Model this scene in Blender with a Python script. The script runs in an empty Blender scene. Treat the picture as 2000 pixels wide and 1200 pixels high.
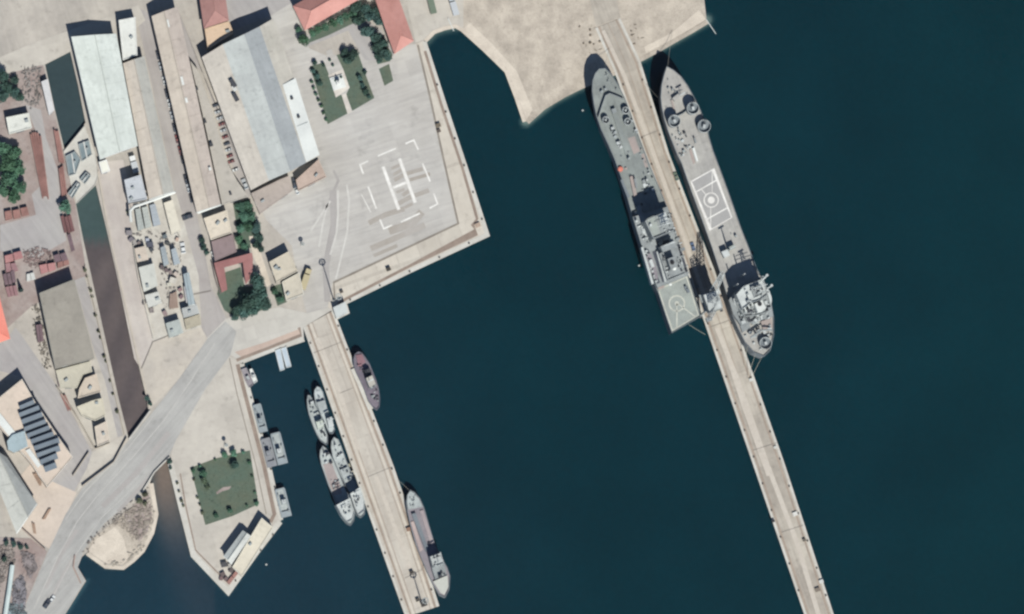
import bpy, bmesh, math, random
from mathutils import Vector, Matrix
from mathutils.geometry import tessellate_polygon
random.seed(7)
SC = bpy.context.scene
COL = SC.collection

# ------------------------------------------------------------------ camera
CAM = Vector((-300.0, -200.0, 2500.0))
DIST = CAM.length
FWD = -CAM.normalized()
UP = (Vector((0, 1, 0)) - FWD * FWD.y).normalized()
RIGHT = FWD.cross(UP)
cd = bpy.data.cameras.new('camera')
cam = bpy.data.objects.new('camera', cd)
COL.objects.link(cam)
cd.sensor_width = 36.0
cd.lens = 36.0 * DIST / 400.0
cd.clip_start = 10.0
cd.clip_end = 9000.0
cam.matrix_world = Matrix.Translation(CAM) @ Matrix((RIGHT, UP, -FWD)).transposed().to_4x4()
SC.camera = cam

def P(x, y, h=0.0):
    """map position (metres) of survey grid point x,y (0.2 m cells) at height h"""
    d = FWD * DIST + RIGHT * ((x - 1000) * 0.2) + UP * ((600 - y) * 0.2)
    t = (CAM.z - h) / -d.z
    q = CAM + d * t
    return Vector((q.x, q.y, h))

# ------------------------------------------------------------------ light
SUN_EL = math.radians(52)
AZ = math.radians(17)                     # shadows run 17 degrees west of north
to_sun = Vector((math.sin(AZ) * math.cos(SUN_EL), -math.cos(AZ) * math.cos(SUN_EL), math.sin(SUN_EL)))
sd = bpy.data.lights.new('sun', 'SUN')
sd.energy = 5.0
sd.angle = math.radians(0.5)
sd.color = (1.0, 0.94, 0.85)
so = bpy.data.objects.new('sun', sd)
COL.objects.link(so)
so.location = (0, 0, 300)
so.rotation_euler = to_sun.to_track_quat('Z', 'Y').to_euler()
w = bpy.data.worlds.new('World')
SC.world = w
w.use_nodes = True
nt = w.node_tree
sky = nt.nodes.new('ShaderNodeTexSky')
sky.sky_type = 'NISHITA'
sky.sun_disc = False
sky.dust_density = 0.2
sky.ozone_density = 3.0
sky.sun_elevation = SUN_EL
sky.sun_rotation = math.pi - AZ
bg = nt.nodes['Background']
nt.links.new(sky.outputs[0], bg.inputs[0])
bg.inputs[1].default_value = 0.06
SC.view_settings.view_transform = 'Standard'
SC.view_settings.look = 'None'
SC.view_settings.exposure = 0.36
SC.view_settings.gamma = 1.0
SC.cycles.filter_width = 2.45
SC.cycles.max_bounces = 5

# ------------------------------------------------------------------ materials
KR, KG, KB = 1.36, 1.295, 1.265
def lin(c):
    c /= 255.0
    return c / 12.92 if c <= 0.04045 else ((c + 0.055) / 1.055) ** 2.4
def C(r, g, b):
    return (min(lin(r) / KR, .85), min(lin(g) / KG, .85), min(lin(b) / KB, .85))

MATS = {}
def mat(name, rgb, rgb2=None, scale=0.25, amt=0.10, rough=0.85, fine=0.07, metal=0.0, streak=None, grime=0.0, spec=0.25, bump=0.0, grid=None, objrand=0.0):
    """procedural surface: two tones mottled by noise, fine grain, optional streaks, dark stains and joints"""
    if name in MATS: return MATS[name]
    m = bpy.data.materials.new(name)
    m.use_nodes = True
    n = m.node_tree.nodes; l = m.node_tree.links
    b = n['Principled BSDF']
    b.inputs['Roughness'].default_value = rough
    b.inputs['Metallic'].default_value = metal
    b.inputs['Specular IOR Level'].default_value = spec
    c1 = C(*rgb); c2 = C(*rgb2) if rgb2 else tuple(v * (1 - amt * 2.2) for v in c1)
    geo = n.new('ShaderNodeNewGeometry')
    pos = geo.outputs['Position']
    def noise(sc, det=5, rg=.55, vec=None):
        t = n.new('ShaderNodeTexNoise'); t.inputs['Scale'].default_value = sc
        t.inputs['Detail'].default_value = det; t.inputs['Roughness'].default_value = rg
        l.new(vec or pos, t.inputs['Vector']); return t.outputs['Fac']
    def ramp(fac, a, z):
        r = n.new('ShaderNodeMapRange'); r.inputs[1].default_value = a; r.inputs[2].default_value = z
        l.new(fac, r.inputs[0]); return r.outputs[0]
    def mix(fac, a, z, mode='MIX'):
        x = n.new('ShaderNodeMix'); x.data_type = 'RGBA'; x.blend_type = mode
        if isinstance(fac, float): x.inputs[0].default_value = fac
        else: l.new(fac, x.inputs[0])
        for i, v in ((6, a), (7, z)):
            if isinstance(v, tuple): x.inputs[i].default_value = (*v, 1)
            else: l.new(v, x.inputs[i])
        return x.outputs[2]
    big = noise(scale * 0.22, 6, .6)
    col = mix(ramp(big, .36, .64), c1, c2)
    mid = noise(scale * 1.6, 5, .6)
    col = mix(ramp(mid, .30, .70), col, mix(1.0, col, (1 - amt, 1 - amt, 1 - amt), 'MULTIPLY'))
    if streak is not None:                      # long weathering streaks along a bearing
        ang, sl, sa = streak
        mp = n.new('ShaderNodeMapping'); mp.vector_type = 'TEXTURE'
        mp.inputs['Rotation'].default_value = (0, 0, ang)
        mp.inputs['Scale'].default_value = (1, sl, 1)
        l.new(pos, mp.inputs[0])
        s = noise(0.7, 4, .65, mp.outputs[0])
        col = mix(ramp(s, .35, .66), col, mix(1.0, col, (1 - sa, 1 - sa, 1 - sa * .95), 'MULTIPLY'))
    if grime:
        g = noise(scale * .8, 8, .72)
        col = mix(ramp(g, .56, .74), col, mix(1.0, col, (1 - grime, 1 - grime, 1 - grime), 'MULTIPLY'))
    if grid is not None:                        # construction joints
        ang, sx, sy, dark = grid
        mp = n.new('ShaderNodeMapping'); mp.vector_type = 'TEXTURE'
        mp.inputs['Rotation'].default_value = (0, 0, ang)
        mp.inputs['Scale'].default_value = (sx, sy, 1)
        l.new(pos, mp.inputs[0])
        br = n.new('ShaderNodeTexBrick'); br.offset = 0
        br.inputs['Scale'].default_value = 1.0; br.inputs['Mortar Size'].default_value = 0.022
        br.inputs['Brick Width'].default_value = 1.0; br.inputs['Row Height'].default_value = 1.0
        br.inputs['Color1'].default_value = (1, 1, 1, 1); br.inputs['Color2'].default_value = (.90, .90, .90, 1)
        br.inputs['Mortar'].default_value = (dark, dark, dark, 1)
        l.new(mp.outputs[0], br.inputs['Vector'])
        col = mix(1.0, col, br.outputs['Color'], 'MULTIPLY')
    f = noise(2.6, 3, .7)
    col = mix(ramp(f, .3, .7), col, mix(1.0, col, (1 - fine * 2, 1 - fine * 2, 1 - fine * 2), 'MULTIPLY'))
    if objrand:                                 # every tree its own tone
        oi = n.new('ShaderNodeObjectInfo')
        hs = n.new('ShaderNodeHueSaturation')
        for sock, a, z in (('Hue', .5 - objrand * .12, .5 + objrand * .10), ('Value', 1 - objrand, 1 + objrand)):
            mr = n.new('ShaderNodeMapRange'); mr.inputs[3].default_value = a; mr.inputs[4].default_value = z
            l.new(oi.outputs['Random'], mr.inputs[0]); l.new(mr.outputs[0], hs.inputs[sock])
        l.new(col, hs.inputs['Color']); col = hs.outputs['Color']
    l.new(col, b.inputs['Base Color'])
    if bump:
        bp = n.new('ShaderNodeBump'); bp.inputs['Strength'].default_value = bump; bp.inputs['Distance'].default_value = .3
        l.new(f, bp.inputs['Height']); l.new(bp.outputs[0], b.inputs['Normal'])
    MATS[name] = m
    return m

# ------------------------------------------------------------------ mesh builder
class MB:
    def __init__(s): s.v = []; s.f = []
    def add(s, vs, fs):
        o = len(s.v); s.v += [Vector(q) for q in vs]; s.f += [tuple(i + o for i in f) for f in fs]; return s
    def poly(s, pts): return s.add(pts, [tuple(range(len(pts)))])
    def prism(s, pts, z0, z1, bottom=None):
        pts = ccw(pts); n = len(pts); bt = bottom or pts
        vs = [(p[0], p[1], z0) for p in bt] + [(p[0], p[1], z1) for p in pts]
        fs = [tuple(range(n, 2 * n)), tuple(range(n - 1, -1, -1))]
        fs += [(i, (i + 1) % n, n + (i + 1) % n, n + i) for i in range(n)]
        return s.add(vs, fs)
    def ring(s, pts, t, z0, z1):
        o = ccw(pts); i_ = offset(o, -t); n = len(o)
        vs = [(p[0], p[1], z) for z in (z0, z1) for q in (o, i_) for p in q]
        O0, I0, O1, I1 = 0, n, 2 * n, 3 * n
        fs = []
        for k in range(n):
            j = (k + 1) % n
            fs += [(O0 + k, O0 + j, O1 + j, O1 + k), (I0 + j, I0 + k, I1 + k, I1 + j),
                   (O1 + k, O1 + j, I1 + j, I1 + k), (I0 + k, I0 + j, O0 + j, O0 + k)]
        return s.add(vs, fs)
    def box(s, c, sz, rz=0.0, tap=1.0):
        x, y, z = sz[0] / 2, sz[1] / 2, sz[2] / 2
        R = Matrix.Rotation(rz, 3, 'Z'); c = Vector(c)
        vs = []
        for k, t in ((-z, 1.0), (z, tap)):
            for a, b in ((-x, -y), (x, -y), (x, y), (-x, y)):
                vs.append(c + R @ Vector((a * t, b * t, k)))
        return s.add(vs, [(0, 3, 2, 1), (4, 5, 6, 7), (0, 1, 5, 4), (1, 2, 6, 5), (2, 3, 7, 6), (3, 0, 4, 7)])
    def cyl(s, c, r0, r1, z0, z1, n=14, cap=True):
        vs = []
        for r, z in ((r0, z0), (r1, z1)):
            vs += [(c[0] + r * math.cos(2 * math.pi * k / n), c[1] + r * math.sin(2 * math.pi * k / n), z) for k in range(n)]
        fs = [(k, (k + 1) % n, n + (k + 1) % n, n + k) for k in range(n)]
        if cap: fs += [tuple(range(n - 1, -1, -1)), tuple(range(n, 2 * n))]
        return s.add(vs, fs)
    def tube(s, a, b, r, n=6, r1=None):
        a = Vector(a); b = Vector(b); d = (b - a)
        if d.length < 1e-6: return s
        d.normalize(); u = d.orthogonal().normalized(); w_ = d.cross(u); r1 = r if r1 is None else r1
        vs = [a + (u * math.cos(2 * math.pi * k / n) + w_ * math.sin(2 * math.pi * k / n)) * r for k in range(n)]
        vs += [b + (u * math.cos(2 * math.pi * k / n) + w_ * math.sin(2 * math.pi * k / n)) * r1 for k in range(n)]
        return s.add(vs, [(k, (k + 1) % n, n + (k + 1) % n, n + k) for k in range(n)] + [tuple(range(n - 1, -1, -1)), tuple(range(n, 2 * n))])
    def path(s, pts, wd, z):
        """flat strip of width wd along world points"""
        pts = [Vector((p[0], p[1], 0)) for p in pts]; L = []; R = []
        for i, p in enumerate(pts):
            a = pts[max(i - 1, 0)]; b = pts[min(i + 1, len(pts) - 1)]
            t = (b - a).normalized(); nn = Vector((-t.y, t.x, 0))
            if 0 < i < len(pts) - 1:
                t1 = (p - a).normalized(); k = max(.4, abs(Vector((-t1.y, t1.x, 0)).dot(nn)))
            else: k = 1
            L.append(p + nn * wd / 2 / k); R.append(p - nn * wd / 2 / k)
        n = len(pts)
        vs = [(q.x, q.y, z) for q in L] + [(q.x, q.y, z) for q in R]
        return s.add(vs, [(n + i, n + i + 1, i + 1, i) for i in range(n - 1)])
    def wallpath(s, pts, th, z0, z1):
        t = MB().path(pts, th, 0); n = len(pts)
        L = t.v[:n]; R = t.v[n:]
        return s.prism([(q.x, q.y) for q in L] + [(q.x, q.y) for q in reversed(R)], z0, z1)
    def sphere(s, c, r, n=8, m=6, sz=1.0):
        vs = [(c[0], c[1], c[2] - r * sz)]
        for i in range(1, m):
            a = -math.pi / 2 + math.pi * i / m
            vs += [(c[0] + r * math.cos(a) * math.cos(2 * math.pi * k / n), c[1] + r * math.cos(a) * math.sin(2 * math.pi * k / n), c[2] + r * sz * math.sin(a)) for k in range(n)]
        vs.append((c[0], c[1], c[2] + r * sz)); top = len(vs) - 1
        fs = [(0, 1 + (k + 1) % n, 1 + k) for k in range(n)]
        for i in range(m - 2):
            fs += [(1 + i * n + k, 1 + i * n + (k + 1) % n, 1 + (i + 1) * n + (k + 1) % n, 1 + (i + 1) * n + k) for k in range(n)]
        fs += [(1 + (m - 2) * n + k, 1 + (m - 2) * n + (k + 1) % n, top) for k in range(n)]
        return s.add(vs, fs)
    def build(s, name, m, parent=None, smooth=False):
        """ONE mesh object; world coordinates in, stored relative to the parent (or to its own base)"""
        me = bpy.data.meshes.new(name)
        if parent is not None: o0 = origin_of(parent)
        else:
            n = max(1, len(s.v)); o0 = Vector((sum(q.x for q in s.v) / n, sum(q.y for q in s.v) / n, min(q.z for q in s.v)))
        me.from_pydata([tuple(q - o0) for q in s.v], [], s.f)
        me.update()
        bm = bmesh.new(); bm.from_mesh(me); bmesh.ops.recalc_face_normals(bm, faces=bm.faces) if len(s.f) > 1 else None
        bm.to_mesh(me); bm.free()
        if smooth: me.polygons.foreach_set('use_smooth', [True] * len(me.polygons))
        me.materials.append(m)
        o = bpy.data.objects.new(name, me); COL.objects.link(o)
        if parent is not None: o.parent = parent; ORG[o.name] = o0
        else: o.location = o0; ORG[o.name] = o0
        return o
ORG = {}
def origin_of(o): return ORG[o.name]
def area(p): return sum(p[i][0] * p[(i + 1) % len(p)][1] - p[(i + 1) % len(p)][0] * p[i][1] for i in range(len(p))) / 2
def ccw(p):
    p = [(q[0], q[1]) for q in p]
    return p if area(p) > 0 else p[::-1]
def offset(p, d):
    """offset a CCW polygon outward by d"""
    p = ccw(p); n = len(p); out = []
    for i in range(n):
        a = Vector(p[i - 1]); b = Vector(p[i]); c = Vector(p[(i + 1) % n])
        e1 = (b - a).normalized(); e2 = (c - b).normalized()
        n1 = Vector((e1.y, -e1.x)); n2 = Vector((e2.y, -e2.x)); m = n1 + n2
        if m.length < 1e-4: m = n1
        m.normalize(); k = d / max(.35, m.dot(n1)); q = b + m * k
        out.append((q.x, q.y))
    return out
def PP(pts, h=0.0): return [P(x, y, h) for x, y in pts]
def lerp(a, b, t): return a + (b - a) * t
def cen(pts):
    n = len(pts); return Vector((sum(p[0] for p in pts) / n, sum(p[1] for p in pts) / n, 0))
def inside(p, poly):
    r = False; j = len(poly) - 1
    for i in range(len(poly)):
        a, b = poly[i], poly[j]
        if (a[1] > p[1]) != (b[1] > p[1]) and p[0] < (b[0] - a[0]) * (p[1] - a[1]) / (b[1] - a[1]) + a[0]: r = not r
        j = i
    return r

def tag(o, label=None, cat=None, group=None, kind=None):
    if label: o['label'] = label
    if cat: o['category'] = cat
    if group: o['group'] = group
    if kind: o['kind'] = kind
    return o
def thing(name, label, cat, loc, group=None):
    o = bpy.data.objects.new(name, None); COL.objects.link(o)
    o.empty_display_size = .5
    o.location = loc; ORG[o.name] = Vector(loc)
    return tag(o, label, cat, group)
KIDS = {}
def copy_tree(o, parent=None):
    c = o.copy(); COL.objects.link(c); ORG[c.name] = ORG.get(o.name, Vector())
    if parent is not None: c.parent = parent
    for ch in list(o.children): copy_tree(ch, c)
    return c
def struct(name, mb, m): return tag(mb.build(name, m), kind='structure')
LAY = 0.016
def sheet(name, pts, lay, m):
    p = ccw([(q.x, q.y) for q in PP(pts)])
    return struct(name, MB().poly([(a, b, lay * LAY) for a, b in p]), m)
ORDN = ['first', 'second', 'third', 'fourth', 'fifth', 'sixth', 'seventh', 'eighth', 'ninth', 'tenth', 'eleventh', 'twelfth', 'thirteenth', 'fourteenth', 'fifteenth', 'sixteenth', 'seventeenth', 'eighteenth', 'nineteenth', 'twentieth']
# ================================================================== SETTING
PA = math.radians(20)                                   # bearing of the quays and piers
m_land = mat('bare_ground', (196, 188, 178), (176, 169, 161), .3, .10, grime=.26, streak=(PA, 12, .10))
m_apron = mat('apron_concrete', (200, 196, 191), (188, 183, 177), .14, .07, fine=.03, grime=.24, streak=(math.radians(-72), 14, .14), grid=(PA, 7, 7, .96))
m_quay = mat('quay_concrete', (210, 202, 190), (199, 190, 178), .3, .06, fine=.04, grime=.22, grid=(PA, 9, 30, .84), streak=(PA, 10, .08))
m_cap = mat('quay_cap', (208, 205, 198), (192, 187, 178), .5, .08, grime=.12)
m_pier = mat('pier_concrete', (205, 197, 186), (191, 182, 171), .3, .07, fine=.05, grime=.22, streak=(PA, 20, .12), grid=(PA, 12, 14, .88))
m_pier2 = mat('old_pier_concrete', (203, 194, 181), (174, 165, 154), .25, .10, fine=.06, grime=.28, streak=(PA, 24, .15), grid=(PA, 24, 18, .88))
m_road = mat('worn_road', (184, 182, 178), (169, 167, 164), .2, .08, fine=.05, grime=.20, streak=(math.radians(-40), 22, .15))
m_street = mat('street_asphalt', (178, 172, 168), (164, 157, 154), .2, .06, fine=.04, grime=.16, streak=(math.radians(15), 20, .10))
m_lane = mat('lane_asphalt', (177, 173, 170), (166, 161, 160), .2, .05, fine=.03, grime=.10, streak=(math.radians(35), 24, .12))
m_yard = mat('yard_concrete', (204, 197, 187), (188, 181, 172), .25, .09, fine=.05, grime=.24, grid=(math.radians(15), 8, 8, .955))
m_slab = mat('slab_paving', (200, 195, 187), (188, 183, 176), .3, .05, fine=.03, grime=.08, grid=(math.radians(17), 4.5, 5.5, .88))
m_pink = mat('pink_paving', (206, 184, 170), (192, 172, 160), .4, .06, grid=(math.radians(17), 9, 20, .88))
m_sand = mat('sand', (212, 200, 185), (184, 173, 160), .7, .15, fine=.10, grime=.30, streak=(math.radians(25), 5, .09), bump=.4)
m_sandpale = mat('pale_sand', (222, 210, 195), (204, 192, 178), .7, .10, fine=.08, grime=.18, bump=.3)
m_dirt = mat('brown_dirt', (176, 165, 160), (156, 138, 133), .4, .14, grime=.35, fine=.1)
m_peach = mat('peach_gravel', (210, 195, 182), (196, 182, 170), .4, .07, grime=.1)
m_grass = mat('lawn', (92, 110, 97), (102, 110, 94), .5, .16, fine=.12, grime=.3)
m_paint = mat('white_marking_paint', (240, 237, 232), (218, 214, 209), 1.6, .09, fine=.07)
m_paintold = mat('worn_marking_paint', (212, 208, 203), (200, 196, 191), 1.0, .10)
m_utility = mat('utility_concrete', (206, 201, 192), (184, 177, 168), .5, .10, grime=.22)
m_canalroad = mat('canal_road_concrete', (203, 194, 186), (186, 176, 170), .25, .07, grime=.15, streak=(math.radians(15), 16, .08))
m_beige = mat('beige_concrete', (205, 195, 182), (186, 178, 169), .3, .10, grime=.26)
m_kerb = mat('kerb_stone', (150, 142, 132), (130, 122, 114), .6, .1)
m_rail_shade = mat('rusty_rail_and_shade', (158, 142, 130), (138, 122, 112), .8, .12)
m_plaza = mat('marble_paving', (224, 216, 206), (204, 196, 188), .6, .08, grid=(PA, 2.2, 2.2, .93))
m_joint = mat('tar_joint', (140, 134, 128), (120, 114, 110), .7, .1)
m_tyre_shadow = mat('tyre_wear_and_shadow', (174, 169, 166), (164, 159, 156), .3, .04)
m_wash = mat('rotor_wash', (165, 157, 148), (177, 171, 165), .5, .08)
m_mud = mat('canal_mud', (110, 100, 94), (92, 84, 80), .5, .1)

coast = [(1392, -6000), (1372, -30), (1380, 38), (1318, 76), (1250, 113), (1200, 140), (1128, 170), (1080, 195), (1028, 236), (1012, 190), (992, 138),
         (945, 92), (905, 56), (890, 48), (868, 52), (846, 60), (828, 78), (868, 200), (910, 323), (955, 460), (800, 534), (650, 605), (592, 640), (594, 665), (530, 686), (472, 709),
         (486, 765), (525, 912), (549, 1018), (500, 1082), (446, 1160), (376, 1086), (348, 975), (331, 905), (322, 895), (300, 922),
         (291, 950), (302, 1005), (294, 1040), (276, 1074), (240, 1106), (208, 1104), (172, 1078), (160, 1088), (152, 1108), (168, 1135), (124, 1206), (60, 1330), (-40, 1800), (-700, 6500), (-6000, 6500), (-6000, -6000)]
canal_low = [(148, 398), (187, 362), (206, 440), (240, 590), (268, 705), (291, 800), (251, 855), (232, 780), (192, 600), (163, 470)]
canal_up = [(88, 126), (137, 101), (152, 165), (167, 240), (126, 293), (106, 210)]
def land():
    loops = [ccw(PP(coast)), ccw(PP(canal_low))[::-1], ccw(PP(canal_up))[::-1]]
    l3 = [[Vector((a, b, 0)) for a, b in lp] for lp in loops]
    tris = tessellate_polygon(l3); flat = [q for lp in l3 for q in lp]
    mb = MB().add(flat, [tuple(t) for t in tris])
    for lp in l3:
        n = len(lp); vs = [(q.x, q.y, 0) for q in lp] + [(q.x, q.y, -6) for q in lp]
        mb.add(vs, [(i, n + i, n + (i + 1) % n, (i + 1) % n) for i in range(n)])
    return struct('ground', mb, m_land)
land()

# beaches slope under the water
def beach(pts, wd, m, name='beach', z0=.02, depth=-3.0):
    q = PP(pts); n = len(q); vs = []; fs = []
    for i, p in enumerate(q):
        a = q[max(i - 1, 0)]; b = q[min(i + 1, n - 1)]; t = (b - a).normalized(); nn = Vector((t.y, -t.x, 0))
        j = 1 + .25 * math.sin(i * 2.3)
        for k, (d, z) in enumerate(((-1.5, z0), (0, -.1), (wd * .35 * j, -.75), (wd * j, depth))):
            vs.append(Vector((p.x, p.y, z)) + nn * d)
    for i in range(n - 1):
        for k in range(3): fs.append((i * 4 + k, i * 4 + k + 1, (i + 1) * 4 + k + 1, (i + 1) * 4 + k))
    return struct(name, MB().add(vs, fs), m)
beach([(1380, 40), (1350, 58), (1318, 76), (1285, 95), (1240, 119), (1200, 140), (1160, 156), (1128, 170), (1100, 184), (1060, 208), (1028, 237)][::1], 4.5, m_sand)
beach([(1028, 237), (1012, 190), (992, 138), (970, 116), (945, 92), (905, 56), (890, 48), (868, 52), (846, 60), (828, 78)], 1.6, m_sandpale)
beach([(292, 945), (302, 1005), (294, 1040), (276, 1074), (258, 1092), (240, 1106), (208, 1104), (172, 1078)], 2.5, m_sandpale)

# water: one sheet, coloured by depth and by the silt it carries
WZ = -1.5
AIR = (.0040, .0050, .0060)      # light the air itself adds over dark water
def seg_d(p, a, b):
    ax, ay = a; bx, by = b; dx, dy = bx - ax, by - ay
    t = max(0, min(1, ((p[0] - ax) * dx + (p[1] - ay) * dy) / (dx * dx + dy * dy)))
    return math.hypot(p[0] - ax - t * dx, p[1] - ay - t * dy)
def pl_d(p, pl): return min(seg_d(p, pl[i], pl[i + 1]) for i in range(len(pl) - 1))
def sm(a, b, x):
    t = max(0, min(1, (x - a) / (b - a))); return t * t * (3 - 2 * t)
def mixc(a, b, t): return tuple(a[i] + (b[i] - a[i]) * t for i in range(3))
shore = [([(1380, 40), (1318, 76), (1250, 113), (1200, 140), (1128, 170), (1080, 195), (1028, 237)], 17, (108, 126, 122)),
         ([(1028, 237), (992, 138), (905, 56)], 4, (96, 112, 116)), ([(890, 48), (868, 52), (846, 60), (828, 80)], 20, (92, 112, 110)),
         ([(292, 945), (302, 1005), (276, 1074), (240, 1106), (208, 1104), (172, 1078)], 9, (120, 130, 130)),
         ([(168, 1135), (124, 1206), (60, 1330)], 10, (52, 78, 88)), ([(549, 1018), (446, 1160), (376, 1086)], 7, (52, 76, 84))]
plume = [(322, 905), (322, 960), (330, 1000), (345, 1050), (368, 1120), (400, 1190)]
def water_col(x, y):
    c = mixc((33, 55, 67), (21, 48, 56), sm(250, 1150, x + 120 * math.sin(y / 260)))
    c = mixc(c, (21, 51, 57), .55 * sm(1500, 2000, x))
    d = pl_d((x, y), plume); f = sm(48 + .12 * max(0, y - 950), 6, d)
    t = sm(1200, 930, y)
    if x < 420: c = mixc(c, mixc((58, 66, 76), (122, 110, 102), sm(1120, 930, y)), f * (.42 + .58 * t))
    if x < 320 and y < 890:
        if y < 350: c = (62, 76, 80)
        else:
            c = mixc((72, 88, 88), (94, 87, 88), sm(455, 490, y + 6 * math.sin(x * .5)))
            c = mixc(c, (112, 102, 100), .5 * (.5 + .5 * math.sin(y / 23.0 + x / 9.0)) * sm(490, 520, y))
    for pl, wd, sc in shore:
        d = pl_d((x, y), pl)
        if d < wd: c = mixc(sc, c, sm(.15 * wd, wd, d))
    return c
def water():
    xs = [-1470, -700, -400, -300, -250] + [-215 + 1.25 * i for i in range(345)] + [250, 300, 400, 700, 1470]
    ys = [-1470, -700, -300, -200, -160] + [-135 + 1.25 * i for i in range(217)] + [160, 200, 300, 700, 1470]
    nx, ny = len(xs), len(ys)
    vs = [(x, y, WZ) for y in ys for x in xs]
    fs = [(j * nx + i, j * nx + i + 1, (j + 1) * nx + i + 1, (j + 1) * nx + i) for j in range(ny - 1) for i in range(nx - 1)]
    me = bpy.data.meshes.new('water'); me.from_pydata(vs, [], fs)
    at = me.color_attributes.new('silt', 'FLOAT_COLOR', 'POINT')
    buf = []
    for y in ys:
        for x in xs:
            # height -1.5 m: back to the survey grid
            d = Vector((x, y, WZ)) - CAM; k = DIST / d.dot(FWD); d = d * k
            px = 1000 + d.dot(RIGHT) / .2; py = 600 - d.dot(UP) / .2
            buf += [*(max(.0006, v * .92 - AIR[i]) for i, v in enumerate(C(*water_col(px, py)))), 1]
    at.data.foreach_set('color', buf)
    m = bpy.data.materials.new('sea_water'); m.use_nodes = True
    n = m.node_tree.nodes; l = m.node_tree.links; b = n['Principled BSDF']
    b.inputs['Roughness'].default_value = .18; b.inputs['IOR'].default_value = 1.33
    a = n.new('ShaderNodeAttribute'); a.attribute_name = 'silt'
    geo = n.new('ShaderNodeNewGeometry')
    t = n.new('ShaderNodeTexNoise'); t.inputs['Scale'].default_value = .02; t.inputs['Detail'].default_value = 6
    l.new(geo.outputs['Position'], t.inputs['Vector'])
    r = n.new('ShaderNodeMapRange'); r.inputs[1].default_value = .3; r.inputs[2].default_value = .7; r.inputs[3].default_value = .86; r.inputs[4].default_value = 1.10
    l.new(t.outputs['Fac'], r.inputs[0])
    t2 = n.new('ShaderNodeTexNoise'); t2.inputs['Scale'].default_value = .5; t2.inputs['Detail'].default_value = 4
    l.new(geo.outputs['Position'], t2.inputs['Vector'])
    r2 = n.new('ShaderNodeMapRange'); r2.inputs[1].default_value = .3; r2.inputs[2].default_value = .7; r2.inputs[3].default_value = .93; r2.inputs[4].default_value = 1.06
    l.new(t2.outputs['Fac'], r2.inputs[0])
    mu = n.new('ShaderNodeMath'); mu.operation = 'MULTIPLY'; l.new(r.outputs[0], mu.inputs[0]); l.new(r2.outputs[0], mu.inputs[1])
    vm = n.new('ShaderNodeVectorMath'); vm.operation = 'SCALE'; l.new(a.outputs['Color'], vm.inputs[0]); l.new(mu.outputs[0], vm.inputs['Scale'])
    l.new(vm.outputs[0], b.inputs['Base Color'])
    bp = n.new('ShaderNodeBump'); bp.inputs['Strength'].default_value = .12; bp.inputs['Distance'].default_value = .4
    t3 = n.new('ShaderNodeTexNoise'); t3.inputs['Scale'].default_value = .9; t3.inputs['Detail'].default_value = 3
    l.new(geo.outputs['Position'], t3.inputs['Vector'])
    l.new(t3.outputs['Fac'], bp.inputs['Height']); l.new(bp.outputs[0], b.inputs['Normal'])
    me.materials.append(m)
    o = bpy.data.objects.new('water', me); COL.objects.link(o); tag(o, kind='structure')
water()

# paved surfaces, each sheet a little above the one below
sheet('yard_ground', [(-40, 130), (85, 128), (124, 296), (148, 402), (170, 540), (60, 600), (-40, 690)], 1, m_dirt)
sheet('yard_track', [(50, 205), (80, 215), (90, 270), (112, 330), (120, 410), (130, 470), (70, 505), (0, 490), (0, 440), (70, 420), (62, 380), (92, 350), (75, 270)], 2, m_lane)
sheet('bridge_road', [(-60, 140), (0, 112), (60, 86), (135, 60), (270, 10), (284, 40), (235, 82), (140, 99), (88, 125), (24, 142), (-60, 175)], 2.5, m_yard)
sheet('lane', [(-40, 690), (8, 668), (30, 640), (42, 655), (115, 760), (180, 884), (170, 915), (145, 960), (100, 940), (142, 895), (62, 768), (38, 735), (0, 725), (-40, 760)], 3.5, m_lane)
sheet('peach_yard', [(60, 905), (98, 935), (150, 962), (130, 1005), (96, 1072), (60, 1050), (42, 1030), (74, 985), (40, 930)], 3, m_peach)
sheet('verge', [(150, 962), (172, 888), (213, 866), (240, 852), (246, 868), (222, 905), (160, 952)], 2, m_yard)
sheet('annex_yard', [(108, 720), (190, 700), (206, 740), (238, 850), (185, 876), (112, 760)], 2.5, m_yard)
sheet('bank_path', [(146, 548), (165, 540), (192, 640), (215, 735), (240, 850), (230, 855), (205, 745), (185, 690)], 3, m_lane)
sheet('apron', [(528, 28), (570, 5), (604, 95), (640, 110), (815, 86), (840, 190), (895, 437), (650, 552), (642, 602), (600, 614), (584, 560), (570, 480), (520, 430), (495, 378), (625, 312)], 1, m_apron)
sheet('quay', [(812, 86), (828, 80), (868, 200), (910, 323), (955, 460), (800, 534), (650, 605), (640, 601), (650, 552), (895, 437), (840, 190)], 2, m_quay)
sheet('street', [(262, 10), (293, 28), (384, 415), (398, 480), (412, 560), (442, 622), (405, 662), (390, 640), (386, 540), (343, 380), (284, 110)], 2, m_street)
sheet('side_lane', [(345, 14), (380, 100), (398, 150), (440, 240), (492, 380), (484, 388), (470, 372), (396, 142), (372, 120), (335, 20)], 2, m_street)
sheet('utility_yard', [(245, 395), (345, 380), (388, 540), (393, 640), (298, 666)], 2.5, m_utility)
sheet('canal_road', [(190, 318), (240, 312), (262, 400), (250, 410), (298, 664), (275, 722), (262, 700), (230, 545), (206, 430)], 3, m_canalroad)
sheet('beige_yard', [(275, 722), (298, 666), (393, 640), (405, 662), (348, 742), (290, 802)], 3.5, m_beige)
sheet('headland_yard', [(342, 858), (400, 760), (448, 696), (472, 709), (486, 765), (525, 912), (549, 1018), (530, 1040), (446, 1160), (376, 1086), (348, 975), (331, 905)], 1, m_yard)
sheet('promenade', [(400, 665), (442, 622), (545, 600), (600, 612), (642, 601), (650, 605), (592, 640), (594, 665), (530, 686), (472, 709), (452, 694)], 3.3, m_slab)
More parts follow.
